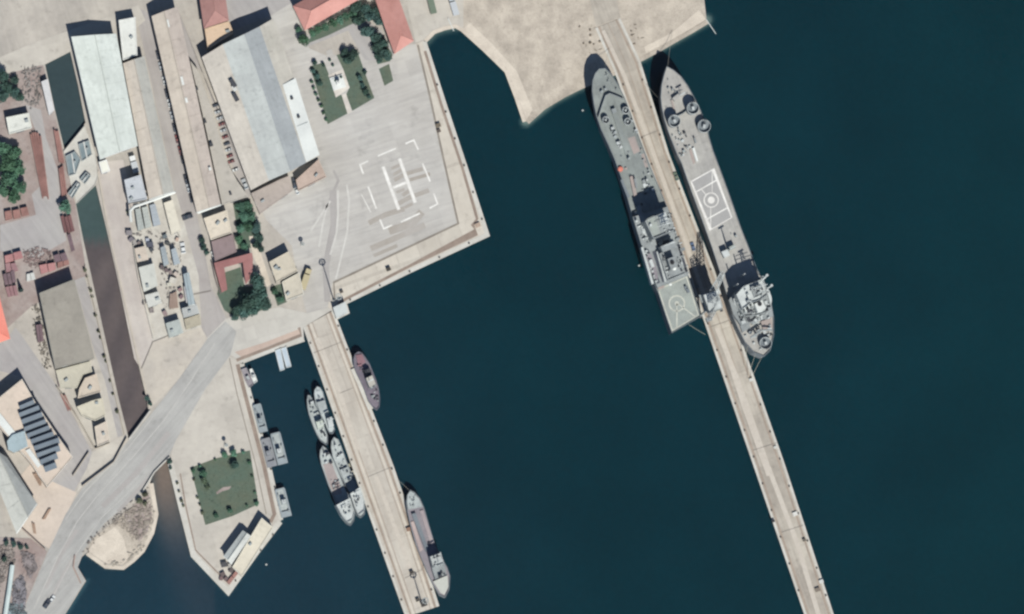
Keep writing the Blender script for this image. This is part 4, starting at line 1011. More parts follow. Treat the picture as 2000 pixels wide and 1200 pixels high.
def scrap(name, label, px, n, cols, zmax, seed):
    q = [(p.x, p.y) for p in PP(px)]; rnd = random.Random(seed); x0, x1 = min(a for a, b in q), max(a for a, b in q); y0, y1 = min(b for a, b in q), max(b for a, b in q)
    mb = MB()
    for _ in range(n * 7):
        p = (rnd.uniform(x0, x1), rnd.uniform(y0, y1))
        if inside(p, q):
            s = rnd.uniform(.2, .85)
            if rnd.random() < .16: a = rnd.uniform(0, 6.28); L = rnd.uniform(.6, 1.8); mb.tube((p[0], p[1], rnd.uniform(.1, zmax)), (p[0] + L * math.cos(a), p[1] + L * math.sin(a), rnd.uniform(.1, zmax)), rnd.uniform(.05, .13), 5)
            else: mb.box((p[0], p[1], s * .3), (s, s * rnd.uniform(.5, 1.5), s * .7), rnd.uniform(0, 3), rnd.uniform(.6, 1))
    o = mb.build(name, mat('scrap_%d' % seed, cols, tuple(int(v * .7) for v in cols), 1.2, .25, grime=.3)); tag(o, label, 'scrap', kind='stuff')
scrap('scrap_heap', 'dark brown scrap heap between the pipe and the main road', [(40, 1075), (66, 1085), (72, 1110), (60, 1130), (48, 1110)], 110, (160, 150, 150), 1.0, 5)
scrap('scrap_heap', 'purplish scrap heap beside the long white pipe', [(26, 1136), (46, 1122), (52, 1168), (44, 1200), (24, 1180)], 120, (156, 152, 158), 1.0, 6)
scrap('scrap_heap', 'blue grey scrap at the south-western corner', [(16, 1180), (44, 1180), (56, 1210), (10, 1220)], 110, (150, 166, 172), 1.0, 8)
scrap('scrap_heap', 'mixed pale rubble at the western edge of the scrap ground', [(-10, 1060), (26, 1070), (30, 1100), (16, 1110), (-10, 1180)], 140, (168, 158, 152), 1.0, 9)
scrap('rubble', 'rubble and driftwood under the road on the sand spit', [(215, 1022), (262, 985), (296, 975), (296, 1030), (262, 1060), (240, 1030)], 120, (188, 176, 164), .5, 10)
scrap('rock_armour', 'dark rocks along the foot of the main road by the sand spit', [(160, 1078), (178, 1050), (212, 1018), (262, 974), (268, 984), (222, 1026), (188, 1056), (170, 1084)], 50, (156, 148, 142), .4, 17)
scrap('rock_armour', 'pale broken rocks along the outer shore of the sand spit', [(290, 948), (302, 1005), (295, 1042), (277, 1075), (240, 1107), (206, 1105), (206, 1096), (238, 1096), (268, 1068), (284, 1036), (290, 1004), (282, 955)], 90, (214, 204, 190), .7, 21)
scrap('clutter', 'small pale and dark oddments spread over the utility yard', [(256, 452), (312, 446), (352, 460), (356, 540), (345, 610), (318, 620), (310, 500), (262, 480)], 40, (172, 164, 158), .8, 18)
scrap('rubble', 'scattered stones on the sand headland near the pier', [(1140, 20), (1165, 50), (1182, 108), (1150, 108), (1128, 60)], 5, (140, 126, 110), .2, 11)
scrap('rubble', 'scattered stones on the sand east of the pier', [(1216, 30), (1240, 20), (1262, 90), (1240, 104)], 3, (140, 126, 110), .2, 12)
scrap('rubble', 'dark clutter in the western container yard', [(46, 492), (74, 484), (100, 490), (100, 510), (72, 524), (46, 520)], 40, (166, 144, 140), .7, 14)
scrap('rubble', 'debris along the canal bank west of the upper basin', [(40, 130), (84, 130), (80, 200), (60, 215), (46, 190)], 34, (158, 152, 148), .6, 15)
scrap('rubble', 'oddments beside the depot building west wall', [(60, 590), (74, 596), (92, 680), (100, 720), (86, 720), (66, 640)], 50, (150, 142, 132), .9, 16)
# ---- monument, masts, bollards
def monument():
    p = P(661, 160, 3); r = thing('monument', 'white stone monument on the marble plaza between the lawns', 'monument', (p.x, p.y, 0))
    MB().box((p.x, p.y, .35), (5.2, 5.2, .56), math.radians(18)).box((p.x, p.y, .75), (3.8, 3.8, .3), math.radians(18)).build('steps', m_white, r)
    MB().box((p.x, p.y, 1.9), (1.8, 1.6, 2.0), math.radians(18), .85).build('pedestal', m_white, r)
    MB().cyl((p.x, p.y), .35, .22, 2.9, 4.1, 8).sphere((p.x, p.y, 4.35), .25).build('bust', m_frame, r)
    for i, (x, y) in enumerate(((655, 158), (666, 151), (650, 128), (644, 118))):
        q = P(x, y, .5); t = thing('planter', '%s round dark planter from the south beside the monument' % ORDN[i], 'planter', (q.x, q.y, .08), 'planters by the monument')
        MB().cyl((q.x, q.y), .5, .65, .08, .7, 10).build('pot', m_cap, t); MB().sphere((q.x, q.y, .85), .6, 7, 5).build('plant', LM['dark'], t)
monument()
def mast(px, py, h, label, ring=1.1, name='light_mast'):
    p = P(px, py, 0); r = thing(name, label, 'light mast', (p.x, p.y, 0))
    MB().box((p.x, p.y, .3), (1.2, 1.2, .6)).build('base', m_cap, r)
    MB().tube((p.x, p.y, .5), (p.x, p.y, h), .28 if h > 10 else .12, 8, .16 if h > 10 else .07).build('pole', m_greymetal, r)
    hd = MB()
    for k in range(12):
        a, b = k * math.pi / 6, (k + 1) * math.pi / 6
        hd.tube((p.x + ring * math.cos(a), p.y + ring * math.sin(a), h), (p.x + ring * math.cos(b), p.y + ring * math.sin(b), h), .12, 5)
    for k in range(4): a = k * math.pi / 2; hd.tube((p.x, p.y, h), (p.x + ring * math.cos(a), p.y + ring * math.sin(a), h), .08, 5)
    c = hd.build('crown_ring', m_greymetal, r)
    for k in range(8):
        a = k * math.pi / 4; MB().box((p.x + ring * math.cos(a), p.y + ring * math.sin(a), h - .3), (.45, .45, .5), a).build('floodlight', m_frame, c)
mast(652, 588, 20.5, 'tall ring topped light mast at the head of the middle pier')
mast(823, 1176, 14.5, 'tall light mast at the seaward end of the middle pier')
mast(441, 871, 4.2, 'short lamp post on the headland yard north of the lawn', .5)
mast(590, 478, 3.2, 'short white lamp on the apron above the beige store', .6)
m_bol = mat('bollard_iron', (96, 88, 82), (80, 74, 70), 1, .1)
BP = [None]
def bollard(px, py, label, group):
    p = P(px, py, 0)
    if BP[0] is None:
        r = BP[0] = thing('bollard', label, 'bollard', (0, 0, 0))
        MB().cyl((0, 0), .42, .42, 0, .1, 12).cyl((0, 0), .26, .24, .1, .55, 12).build('post', m_bol, r)
        MB().sphere((0, 0, .62), .42, 10, 6, .45).build('cap', m_bol, r)
    else: r = copy_tree(BP[0])
    r.location = (p.x, p.y, .1); r.scale = (.8,) * 3; tag(r, label, 'bollard', group)
def bol_line(pts, n, label, group):
    q = [Vector((a, b)) for a, b in pts]; Ls = [(q[i + 1] - q[i]).length for i in range(len(q) - 1)]; T = sum(Ls)
    for k in range(n):
        d = T * (k + .5) / n; i = 0
        while d > Ls[i]: d -= Ls[i]; i += 1
        p = q[i].lerp(q[i + 1], d / Ls[i]); bollard(p.x, p.y, label, group)
bol_line([(846, 140), (866, 205), (907, 325), (950, 455)], 6, 'small iron bollard on the quay east of the helipad', 'bollards on the east quay')
bol_line([(945, 462), (800, 531), (655, 600)], 5, 'small iron bollard on the quay south of the helipad', 'bollards on the south quay')
bol_line([(478, 725), (490, 775), (528, 912), (548, 1005)], 8, 'small iron bollard on the basin quay of the headland', 'bollards on the basin quay')
bol_line([(545, 1030), (500, 1086), (448, 1150)], 4, 'small iron bollard on the south-east edge of the headland', 'bollards on the headland edge')
crate(856, 245, 1.8, 1.2, (120, 110, 96), 'upper small dark equipment box on the east quay', .3)
crate(857, 256, 1.4, .9, (100, 90, 84), 'lower small dark equipment box on the east quay', .3)
crate(759, 526, 1.6, 1.3, (74, 70, 66), 'dark equipment box on the south quay strip', .4)
crate(667, 570, 1.2, 1.0, (90, 84, 78), 'small dark box at the west end of the south quay', .4)
crate(933, 440, 2.0, .8, (190, 168, 152), 'pink grey concrete block on the corner of the helipad quay', .4)
# floating pump house at the root of the middle pier
r = flat_building('dock_office', 'small white roofed office at the root of the middle pier above the water', 'hut', [(651, 601), (674, 590), (680, 611), (657, 622)], 3.4, (206, 210, 208), par=.1, z0=.0)
p = cen(PP([(651, 601), (674, 590), (680, 611), (657, 622)], 0)); t = ccw(PP([(645, 602), (676, 588), (683, 612), (655, 626)], 0))
MB().prism(t, -4, .03).build('foundation', m_cap, r)
# ================================================================== PIERS
m_pile = mat('pier_piles', (150, 144, 134), (120, 114, 106), .8, .15)
def pier(name, label, L, R, z, m, rails, seed):
    """L, R: left and right edge points (same count)"""
    l, r_ = PP(L, z), PP(R, z); c = (l[0] + r_[-1]) / 2
    root = thing(name, label, 'pier', (c.x, c.y, -3))
    vs = []; n = len(l)
    for a, b in zip(l, r_): vs += [(a.x, a.y, z), (b.x, b.y, z), (a.x, a.y, z - 1.3), (b.x, b.y, z - 1.3)]
    fs = [(0, 1, 3, 2)] + [(4 * n - 4, 4 * n - 2, 4 * n - 1, 4 * n - 3)]
    for i in range(n - 1):
        o = 4 * i; fs += [(o, o + 4, o + 5, o + 1), (o + 2, o + 3, o + 7, o + 6), (o, o + 2, o + 6, o + 4), (o + 1, o + 5, o + 7, o + 3)]
    deck = MB().add(vs, fs).build('deck', m, root)
    for side, E, O in (('l', l, r_), ('r', r_, l)):
        mid = [lerp(a, b, .035) for a, b in zip(E, O)]
        MB().path(mid, .9, z + .02).build('edge_cap', m_cap, root)
    for t, wd, mm in rails:
        MB().path([lerp(a, b, t) for a, b in zip(l, r_)], wd, z + .035).build('rail_track', mm, root)
    pl = MB()
    for i in range(n - 1):
        k = max(1, int((l[i + 1] - l[i]).length / 9))
        for j in range(k):
            a, b = lerp(l[i], l[i + 1], (j + .5) / k), lerp(r_[i], r_[i + 1], (j + .5) / k)
            for t in (.08, .5, .92): q = lerp(a, b, t); pl.tube((q.x, q.y, -7), (q.x, q.y, z - 1.3), .4, 8)
    pl.build('piles', m_pile, root)
    rnd = random.Random(seed)
    fd = MB()
    for E, O in ((l, r_), (r_, l)):
        for i in range(n - 1):
            k = max(1, int((E[i + 1] - E[i]).length / 7)); d = (E[i] - O[i]).normalized()
            for j in range(k):
                q = lerp(E[i], E[i + 1], (j + .5) / k) + d * .02; fd.tube((q.x, q.y, z - 1.25), (q.x, q.y, z - .6), .22, 8)
    fd.build('fenders', m_tyreR, root)
    return root, l, r_
m_railp = mat('pier_rail_channel', (172, 156, 142), (152, 138, 126), .8, .12)
m_capb = mat('pale_gutter', (222, 212, 198), (208, 198, 184), .8, .08)
L1 = [(592, 640), (640, 776), (700, 948), (742, 1066), (792, 1206)]
R1 = [(652, 606), (704, 742), (768, 908), (816, 1050), (858, 1184)]
pier('middle_pier', 'shorter beige concrete pier with small ships on both sides', L1, R1, .12, m_pier, [(.16, .8, m_railp), (.24, .35, m_capb), (.30, .25, m_railp), (.74, .25, m_railp), (.80, .35, m_capb), (.88, .9, m_railp)], 1)
L2 = [(1163, 55), (1200, 140), (1262, 310), (1322, 470), (1372, 618), (1470, 905), (1573, 1206), (1640, 1400)]
R2 = [(1211, 36), (1250, 118), (1306, 300), (1372, 470), (1432, 620), (1532, 905), (1630, 1206), (1697, 1400)]
pier('long_pier', 'longest concrete pier with a large grey ship on each side', L2, R2, .14, m_pier2, [(.14, .8, m_railp), (.84, .7, m_railp), (.5, .22, m_railp)], 2)
bol_line([(598, 648), (646, 782), (705, 952), (748, 1070), (792, 1195)], 12, 'small iron bollard on the west edge of the middle pier', 'bollards on the west edge of the middle pier')
bol_line([(652, 614), (702, 748), (764, 912), (812, 1054), (850, 1176)], 12, 'small iron bollard on the east edge of the middle pier', 'bollards on the east edge of the middle pier')
bol_line([(1208, 140), (1268, 310), (1328, 470), (1378, 620), (1476, 905), (1568, 1180)], 20, 'small iron bollard on the west edge of the long pier', 'bollards on the west edge of the long pier')
bol_line([(1246, 130), (1300, 300), (1366, 470), (1428, 630), (1526, 905), (1622, 1190)], 20, 'small iron bollard on the east edge of the long pier', 'bollards on the east edge of the long pier')
for x, y, s, h, c, lab in [(1467, 742, 1.4, .6, (226, 226, 220), 'white mooring block on the east edge of the long pier nearest the ship stern'), (1553, 1004, 1.8, .7, (228, 226, 220), 'white mooring block halfway down the long pier'), (1604, 1136, 1.6, .7, (226, 226, 222), 'white mooring block farthest down the long pier'), (1514, 874, 1.2, .5, (210, 210, 204), 'small grey mooring block on the long pier east edge'),
                         (1510, 1018, 1.2, 1.0, (60, 60, 64), 'dark box on the west edge of the long pier'), (1571, 1055, 1.2, .9, (110, 104, 96), 'brown box on the east edge of the long pier'), (1597, 1152, 1.8, .8, (130, 120, 110), 'brown crate beside the farthest white mooring block'), (1362, 560, 1.2, 1, (150, 150, 150), 'grey crate beside the crane on the pier'),
                         (680, 910, 1.6, .9, (176, 170, 150), 'dull crate on the west edge of the middle pier'), (687, 925, 2.0, .8, (206, 200, 186), 'pale crate on the west edge of the middle pier'), (804, 1118, 1.4, 1.1, (70, 66, 64), 'black box added for the head shadow of the seaward mast'), (828, 1180, 2.2, 1.2, (66, 64, 62), 'largest dark gear box at the seaward end of the middle pier'), (816, 1172, 1.4, 1, (84, 80, 76), 'dark gear box west of the largest one at the pier end'), (798, 1034, 1.6, 1, (160, 128, 110), 'brown box on the pier beside the cargo ship'), (1238, 290, 1, .5, (120, 112, 100), 'tiny box on the pier by the left ship')]:  # black box by the seaward mast is added for the mast head's shadow
    crate(x, y, s, h, c, lab, .35, .14)
# low fenders wall at the widening of the middle pier
tag(MB().wallpath(PP([(690, 720), (704, 752), (724, 800)], .2), 2.2, .16, .9).build('fender_wall', m_cap), 'grey concrete fender block between the pier and the red decked tug', 'wall')

# ================================================================== SHIPS
m_hullL = mat('hull_grey', (130, 137, 142), (114, 121, 128), .35, .08, grime=.12)
m_deckL = mat('deck_green_grey', (154, 160, 157), (137, 142, 140), .5, .10, fine=.06, grime=.28, streak=(PA, 8, .12), grid=(PA, 2.4, 7, .93))
m_deckR = mat('deck_warm_grey', (188, 185, 179), (170, 167, 163), .5, .10, fine=.06, grime=.28, streak=(PA, 10, .13), grid=(PA, 2.4, 7, .94))
m_sup = mat('superstructure_grey', (160, 165, 166), (136, 140, 142), .8, .12, fine=.1, grime=.32)
m_suplight = mat('superstructure_light', (212, 216, 215), (180, 184, 184), .8, .12, fine=.1, grime=.28)
m_black = mat('funnel_black', (52, 52, 56), (42, 42, 46), 1, .1)
m_deckmark = mat('deck_marking', (214, 214, 202), (186, 186, 176), 1.6, .14, fine=.1)
m_orange = mat('orange_liferaft', (226, 140, 122), (206, 122, 106), 1, .08)
m_pinkdeck = mat('primer_patch', (176, 160, 154), (160, 150, 146), .5, .1)
m_patrol = mat('patrol_deck', (188, 194, 193), (160, 165, 165), .8, .12, fine=.08, grime=.3)
m_heli = mat('flight_deck_green', (164, 170, 164), (148, 152, 149), .5, .10, fine=.06, grime=.25)
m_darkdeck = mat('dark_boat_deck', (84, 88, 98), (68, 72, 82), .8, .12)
m_rope = mat('mooring_rope', (190, 186, 172), (170, 166, 152), 2, .1)
m_purple = mat('cargo_well_paint', (152, 146, 151), (134, 128, 135), .5, .08, grime=.2)
m_rigid = mat('redlead_deck', (150, 116, 122), (130, 100, 108), .7, .12, grime=.2)

class Ship:
    def __init__(s, name, label, cat, outline, z, hullm, deckm, bow, stern, flare=.1, bul=.9, group=None, sheer=1.5):
        """outline: deck edge on the survey grid at height z above the quay"""
        s.z = z; q = PP(outline, z); c = cen(q); s.out = ccw(q)
        s.root = thing(name, label, cat, (c.x, c.y, WZ), group)
        s.bow, s.stern = P(*bow, z), P(*stern, z)
        s.ax = s.bow - s.stern; s.ax.z = 0; s.len = s.ax.length; s.ax.normalize(); s.lat = Vector((s.ax.y, -s.ax.x, 0))
        n = len(s.out); top = []; bot = []; mid = []
        for a in s.out:
            v = Vector((*a, 0)) - Vector((s.stern.x, s.stern.y, 0)); u = v.dot(s.ax); t = u / s.len; w_ = v.dot(s.lat)
            f = flare * (.35 + 1.6 * max(0, t - .62))
            b = Vector((s.stern.x, s.stern.y, 0)) + s.ax * (u - max(0, t - .8) * flare * s.len * .35) + s.lat * w_ * (1 - f)
            bot.append(b); mid.append(lerp(Vector((*a, 0)), b, .55)); top.append(Vector((*a, 0)))
        vs = [(p.x, p.y, WZ - .6) for p in bot] + [(p.x, p.y, lerp(WZ, z, .45)) for p in mid] + [(p.x, p.y, z) for p in top]
        fs = [tuple(range(n - 1, -1, -1))]
        for k in (0, n): fs += [(k + i, k + (i + 1) % n, k + n + (i + 1) % n, k + n + i) for i in range(n)]
        MB().add(vs, fs).build('hull', hullm, s.root)
        s.deck = MB().prism(offset(s.out, -.02), z - .2, z).build('deck', deckm, s.root)
        if bul: MB().ring(offset(s.out, .03), .22, z - .1, z + bul).build('bulwark', hullm, s.root)
        bt = MB(); bw = offset([(p.x, p.y) for p in bot], .04)
        bt.ring(bw, .3, WZ - .5, WZ + .25).build('boot_top', m_black, s.root)
    def blk(s, px, z0, z1, m, name='superstructure', win=None, parent=None, inset=0, tap=0, rim=0):
        t = ccw(PP(px, z1))
        if inset: t = offset(t, -inset)
        o = MB().prism(t, z0, z1, offset(t, tap) if tap else None).build(name, m, parent or s.root)
        if win:
            for wz in win: MB().ring(offset(t, .05 + tap * .5), .12, wz - .35, wz + .35).build('window_band', m_glass, o)
        if rim: MB().ring(offset(t, .04), .14, z1 - .05, z1 + rim).build('rail', m_suplight, o)
        return o
    def at(s, x, y, z): return P(x, y, z)
    def tub(s, x, y, r, z0, h, gun=True, ang=0.3, m=None, m2=None):
        c = P(x, y, z0 + h); R = r * .2; mb = MB(); n = 18
        pts = [(c.x + R * math.cos(2 * math.pi * k / n), c.y + R * math.sin(2 * math.pi * k / n)) for k in range(n)]
        o = MB().cyl((c.x, c.y), R * .93, R, z0, z0 + h - .7, n).build('gun_tub', m or m_hullL, s.root)
        MB().ring(pts, .16, z0 + h - .75, z0 + h + .75).build('splinter_shield', m_suplight, o)
        if gun: s.gun(c.x, c.y, z0 + h - .7, ang, o, R * .55)
        return o
    def gun(s, x, y, z, ang, parent, sc=1.2):
        R = Matrix.Rotation(ang, 3, 'Z'); f = R @ Vector((0, 1, 0)); sd_ = R @ Vector((1, 0, 0)); c = Vector((x, y, z))
        g = MB().cyl((x, y), .5 * sc, .42 * sc, z, z + .55 * sc, 10).box(c + Vector((0, 0, .95 * sc)), (.9 * sc, 1.1 * sc, .8 * sc), ang, .8).build('gun_mount', m_suplight, parent)
        b = MB()
        for k in (-1, 1): b.tube(c + sd_ * .2 * k * sc + Vector((0, 0, 1.1 * sc)), c + sd_ * .2 * k * sc + f * 2.2 * sc + Vector((0, 0, 1.5 * sc)), .09, 6)
        b.build('gun_barrels', m_dark, parent)
    def mast(s, x, y, z0, h, arms=2, w_=3.0, r=.25, lattice=False):
        c = P(x, y, z0); b = MB()
        if lattice:
            for i, (a, d) in enumerate(((1, 1), (1, -1), (-1, -1), (-1, 1))):
                b.tube((c.x + a * .9, c.y + d * .9, z0), (c.x + a * .3, c.y + d * .3, z0 + h), .12, 5)
            for k in range(5):
                t = k / 5; q = .9 - .6 * t; z = z0 + h * t; q2 = .9 - .6 * (t + .2); z2 = z + h * .2
                cs = [(1, 1), (1, -1), (-1, -1), (-1, 1)]
                for i in range(4):
                    a, d = cs[i]; e, f = cs[(i + 1) % 4]; b.tube((c.x + a * q, c.y + d * q, z), (c.x + e * q2, c.y + f * q2, z2), .07, 4)
        else: b.tube(c, (c.x, c.y, z0 + h), r, 8, r * .5)
        o = b.build('mast', m_suplight, s.root)
        y_ = MB()
        for k in range(arms):
            z = z0 + h * (.55 + .25 * k); W = w_ * (1 - .25 * k)
            y_.tube(Vector((c.x, c.y, z)) - s.lat * W, Vector((c.x, c.y, z)) + s.lat * W, .12, 6)
        y_.build('yardarm', m_suplight, o)
        MB().box((c.x, c.y, z0 + h + .2), (2.4, .4, .5), .5).build('radar_antenna', m_suplight, o)
        return o
    def clutter(s, px, z, n, seed, small=.4, big=1.3, ms=None):
        q = ccw(PP(px, z)); rnd = random.Random(seed); x0, x1 = min(a for a, b in q), max(a for a, b in q); y0, y1 = min(b for a, b in q), max(b for a, b in q)
        ms = ms or [m_sup, m_suplight, m_suplight, m_dark, m_greymetal]; ang = math.atan2(s.ax.y, s.ax.x); k = 0; tries = 0
        while k < n and tries < n * 30:
            tries += 1; p = (rnd.uniform(x0, x1), rnd.uniform(y0, y1))
            if not inside(p, q): continue
            k += 1; a = rnd.uniform(small, big); h = rnd.uniform(.4, 1.4) * (a / big + .4); c = rnd.random(); m = rnd.choice(ms)
            if c < .45: MB().box((p[0], p[1], z + h / 2), (a, a * rnd.uniform(.5, 1.6), h), ang + rnd.choice((0, 0, .4))).build('deck_locker', m, s.root)
            elif c < .75: MB().cyl(p, a * .35, a * .28, z, z + h, 9).sphere((p[0], p[1], z + h), a * .42, 8, 5, .6).build('vent_cowl', m, s.root)
            else: MB().tube(Vector((p[0], p[1], z + .5)) - s.lat * a * .6, Vector((p[0], p[1], z + .5)) + s.lat * a * .6, .32, 8).box((p[0], p[1], z + .25), (a * .5, a * .5, .5), ang).build('winch', m, s.root)
    def line(s, name, pts, wd, z, m): return MB().path(PP(pts, z), wd, z).build(name, m, s.root)
    def circ(s, name, x, y, r, wd, z, m, n=28):
        c = P(x, y, z); r *= .2; vs = []
        for k in range(n): a = 2 * math.pi * k / n; vs += [(c.x + (r - wd / 2) * math.cos(a), c.y + (r - wd / 2) * math.sin(a), z), (c.x + (r + wd / 2) * math.cos(a), c.y + (r + wd / 2) * math.sin(a), z)]
        return MB().add(vs, [(2 * k, 2 * k + 1, (2 * k + 3) % (2 * n), (2 * k + 2) % (2 * n)) for k in range(n)]).build(name, m, s.root)
    def boat(s, x0, y0, x1, y1, wd, z, m, name='ship_boat'):
        a, b = P(x0, y0, z), P(x1, y1, z); t = (b - a).normalized(); n = Vector((-t.y, t.x, 0)); L = (b - a).length
        pr = [(0, .35), (.15, .48), (.6, .5), (.85, .3), (1, .03)]
        pts = [a + t * L * u + n * wd * v for u, v in pr] + [a + t * L * u - n * wd * v for u, v in reversed(pr)]
        pts = [(p.x, p.y) for p in pts]
        o = MB().prism(pts, z - 1.1, z, offset(ccw(pts), -.3)).build(name, m, s.root)
        q = lerp(a, b, .35); MB().box((q.x, q.y, z + .35), (L * .3, wd * .6, .7), math.atan2(t.y, t.x), .85).build('cabin', m_suplight, o)
        return o
    def rope(s, pts3):
        b = MB()
        for i in range(len(pts3) - 1):
            p, q = pts3[i], pts3[i + 1]; last = p
            for k in range(1, 7):
                t = k / 6; c = lerp(p, q, t); c.z -= 1.2 * math.sin(math.pi * t); b.tube(last, c, .07, 5); last = c
        return b

def rope_thing(label, a, b):
    n = MB(); last = a
    for k in range(1, 8):
        t = k / 7; c = lerp(a, b, t); c.z -= min(1.2, (b - a).length * .04) * math.sin(math.pi * t); n.tube(last, c, .07, 5); last = c
    tag(n.build('mooring_line', m_rope), label, 'rope')

# ------------------------------------------------ large ship west of the long pier
ZA = 8.5
A = Ship('landing_ship', 'large grey landing ship west of the long pier with a stern helicopter deck', 'ship',
         [(1170, 135), (1162, 144), (1157, 158), (1156, 178), (1159, 202), (1164, 226), (1173, 252), (1187, 282), (1200, 312), (1213, 348), (1225, 388), (1237, 430), (1252, 478), (1263, 515), (1276, 552), (1286, 574), (1299, 614), (1312, 651),
          (1368, 619), (1352, 566), (1340, 530), (1329, 492), (1319, 452), (1306, 412), (1290, 374), (1274, 336), (1259, 298), (1244, 258), (1230, 218), (1219, 190), (1206, 164), (1194, 146), (1182, 134)], ZA, m_hullL, m_deckL, (1176, 132), (1340, 636), .16, .8)
A.line('breakwater', [(1170, 227), (1176, 206), (1183, 186), (1190, 182), (1204, 186), (1218, 192)], .1, ZA, m_hullL)
t = MB().wallpath(PP([(1169, 229), (1176, 207), (1183, 187), (1191, 183), (1204, 188), (1218, 194)], ZA + 1.6), .25, ZA, ZA + 1.8).build('breakwater', m_sup, A.root)
for x, y, g in ((1183, 235, .5), (1222, 216, .1), (1226, 238, -.2)): A.tub(x, y, 7, ZA, 1.7, True, g)
A.blk([(1196, 222), (1205, 219), (1233, 298), (1222, 303)], ZA, ZA + .7, m_deckL, 'vehicle_hatch')
A.blk([(1194, 214), (1202, 211), (1205, 219), (1197, 222)], ZA, ZA + 1.8, m_sup, 'hatch_coaming')
A.clutter([(1188, 246), (1200, 246), (1216, 288), (1206, 290)], ZA, 18, 31)
A.clutter([(1230, 236), (1236, 234), (1244, 262), (1238, 264)], ZA, 4, 32)
A.clutter([(1162, 150), (1185, 142), (1206, 178), (1168, 190)], ZA, 10, 33, .3, .8, [m_sup, m_greymetal])
A.blk([(1226, 270), (1240, 266), (1250, 296), (1238, 302)], ZA, ZA + .04, m_pinkdeck, 'primer_patch')
A.blk([(1252, 302), (1258, 300), (1266, 326), (1260, 328)], ZA, ZA + .04, m_pinkdeck, 'primer_patch')
p = P(1212, 330, ZA + 1); MB().cyl((p.x, p.y), 1.15, 1.0, ZA, ZA + .8, 12).sphere((p.x, p.y, ZA + .8), 1.05, 12, 6, .4).build('orange_cover', m_orange, A.root)
A.blk([(1230, 346), (1236, 344), (1244, 380), (1238, 384)], ZA, ZA + 1.0, m_pinkdeck, 'deck_rail_box')
A.blk([(1238, 350), (1242, 348), (1246, 366), (1242, 368)], ZA, ZA + 2.2, m_sup, 'crane_post')
A.blk([(1212, 352), (1216, 350), (1230, 384), (1226, 388)], ZA, ZA + .9, m_hullL, 'side_trunk')
A.clutter([(1246, 356), (1266, 346), (1276, 372), (1256, 384)], ZA, 14, 34)
A.clutter([(1262, 320), (1270, 334), (1276, 350), (1264, 338)], ZA, 5, 35, .3, .7)
# superstructure
A.blk([(1236, 424), (1304, 404), (1318, 446), (1334, 498), (1345, 538), (1284, 562), (1264, 515), (1252, 476)], ZA, 12.0, m_sup, 'deckhouse', [10.6])
A.blk([(1260, 432), (1303, 412), (1316, 450), (1276, 466)], 12, 22.5, m_sup, 'bridge', [21.0], None, 0, .2, .8)
A.blk([(1263, 428), (1278, 421), (1290, 456), (1275, 462)], 22.5, 23.0, m_heli, 'bridge_roof')
p = P(1271, 440, 24); MB().cyl((p.x, p.y), .6, .5, 23, 24.2, 10).build('searchlight', m_suplight, A.root)
A.blk([(1286, 420), (1300, 414), (1306, 432), (1292, 440)], 22.5, 24.5, m_suplight, 'director_house')
A.clutter([(1292, 502), (1302, 498), (1312, 542), (1306, 545)], 16, 8, 81, .3, .9)
A.clutter([(1320, 494), (1325, 492), (1336, 530), (1326, 536)], 16, 8, 82, .3, .9, [m_dark, m_sup, m_suplight])
A.clutter([(1240, 396), (1254, 396), (1262, 430), (1244, 436)], ZA + .1, 9, 84, .5, 1.4)
A.clutter([(1258, 490), (1262, 488), (1284, 556), (1280, 558)], 12.15, 12, 85, .5, 1.2)
A.clutter([(1304, 404), (1308, 412), (1328, 470), (1322, 470)], 12, 10, 86, .4, 1.2)
A.mast(1306, 478, 18.5, 6, 2, 2.4, .2)
A.clutter([(1206, 300), (1256, 290), (1272, 340), (1226, 350)], ZA, 10, 87, .25, .7, [m_sup, m_greymetal, m_pinkdeck])
A.mast(1296, 441, 22.5, 7, 2, 3.2, .28, True)
A.boat(1256, 442, 1264, 462, 2.0, 13.2, m_suplight)
A.boat(1266, 496, 1284, 548, 2.4, 12.6, m_purple)
A.blk([(1252, 484), (1256, 482), (1277, 554), (1273, 556)], ZA, 13.0, m_suplight, 'boat_davit')
A.blk([(1288, 496), (1322, 482), (1338, 534), (1304, 548)], 12, 16.0, m_sup, 'hangar_deck', [14.6], None, 0, 0, .6)
A.blk([(1282, 492), (1287, 490), (1304, 548), (1298, 552)], 12, 13.4, m_suplight, 'hangar_wall')
A.blk([(1304, 506), (1317, 501), (1322, 520), (1310, 526)], 16.0, 20.5, m_sup, 'funnel', None, None, 0, .25)
p = P(1313, 513, 20.7); MB().cyl((p.x, p.y), .9, .8, 20.0, 21.1, 12).build('funnel_cap', m_black, A.root)
p = P(1317, 524, 17); MB().sphere((p.x, p.y, 16.8), .95, 10, 7).build('radome', m_white, A.root)
A.clutter([(1280, 474), (1312, 462), (1318, 478), (1288, 490)], 12, 26, 36, .4, 1.8)
A.clutter([(1288, 420), (1304, 414), (1316, 450), (1296, 456)], 22.5, 12, 37, .3, .7)
A.clutter([(1240, 430), (1256, 428), (1274, 480), (1262, 486)], 12, 16, 38)
A.clutter([(1324, 470), (1328, 468), (1346, 534), (1340, 536)], 12, 14, 39)
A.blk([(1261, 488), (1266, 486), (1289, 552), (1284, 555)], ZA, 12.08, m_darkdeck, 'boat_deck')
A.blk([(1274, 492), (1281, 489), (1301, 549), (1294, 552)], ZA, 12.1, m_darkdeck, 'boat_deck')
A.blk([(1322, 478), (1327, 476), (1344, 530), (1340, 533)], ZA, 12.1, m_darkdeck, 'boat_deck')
A.blk([(1290, 482), (1316, 471), (1320, 483), (1295, 493)], 12, 18.5, m_sup, 'funnel_casing', None, None, 0, .2)
A.blk([(1242, 404), (1250, 400), (1256, 418), (1248, 422)], ZA, ZA + 3, m_sup, 'winch_house')
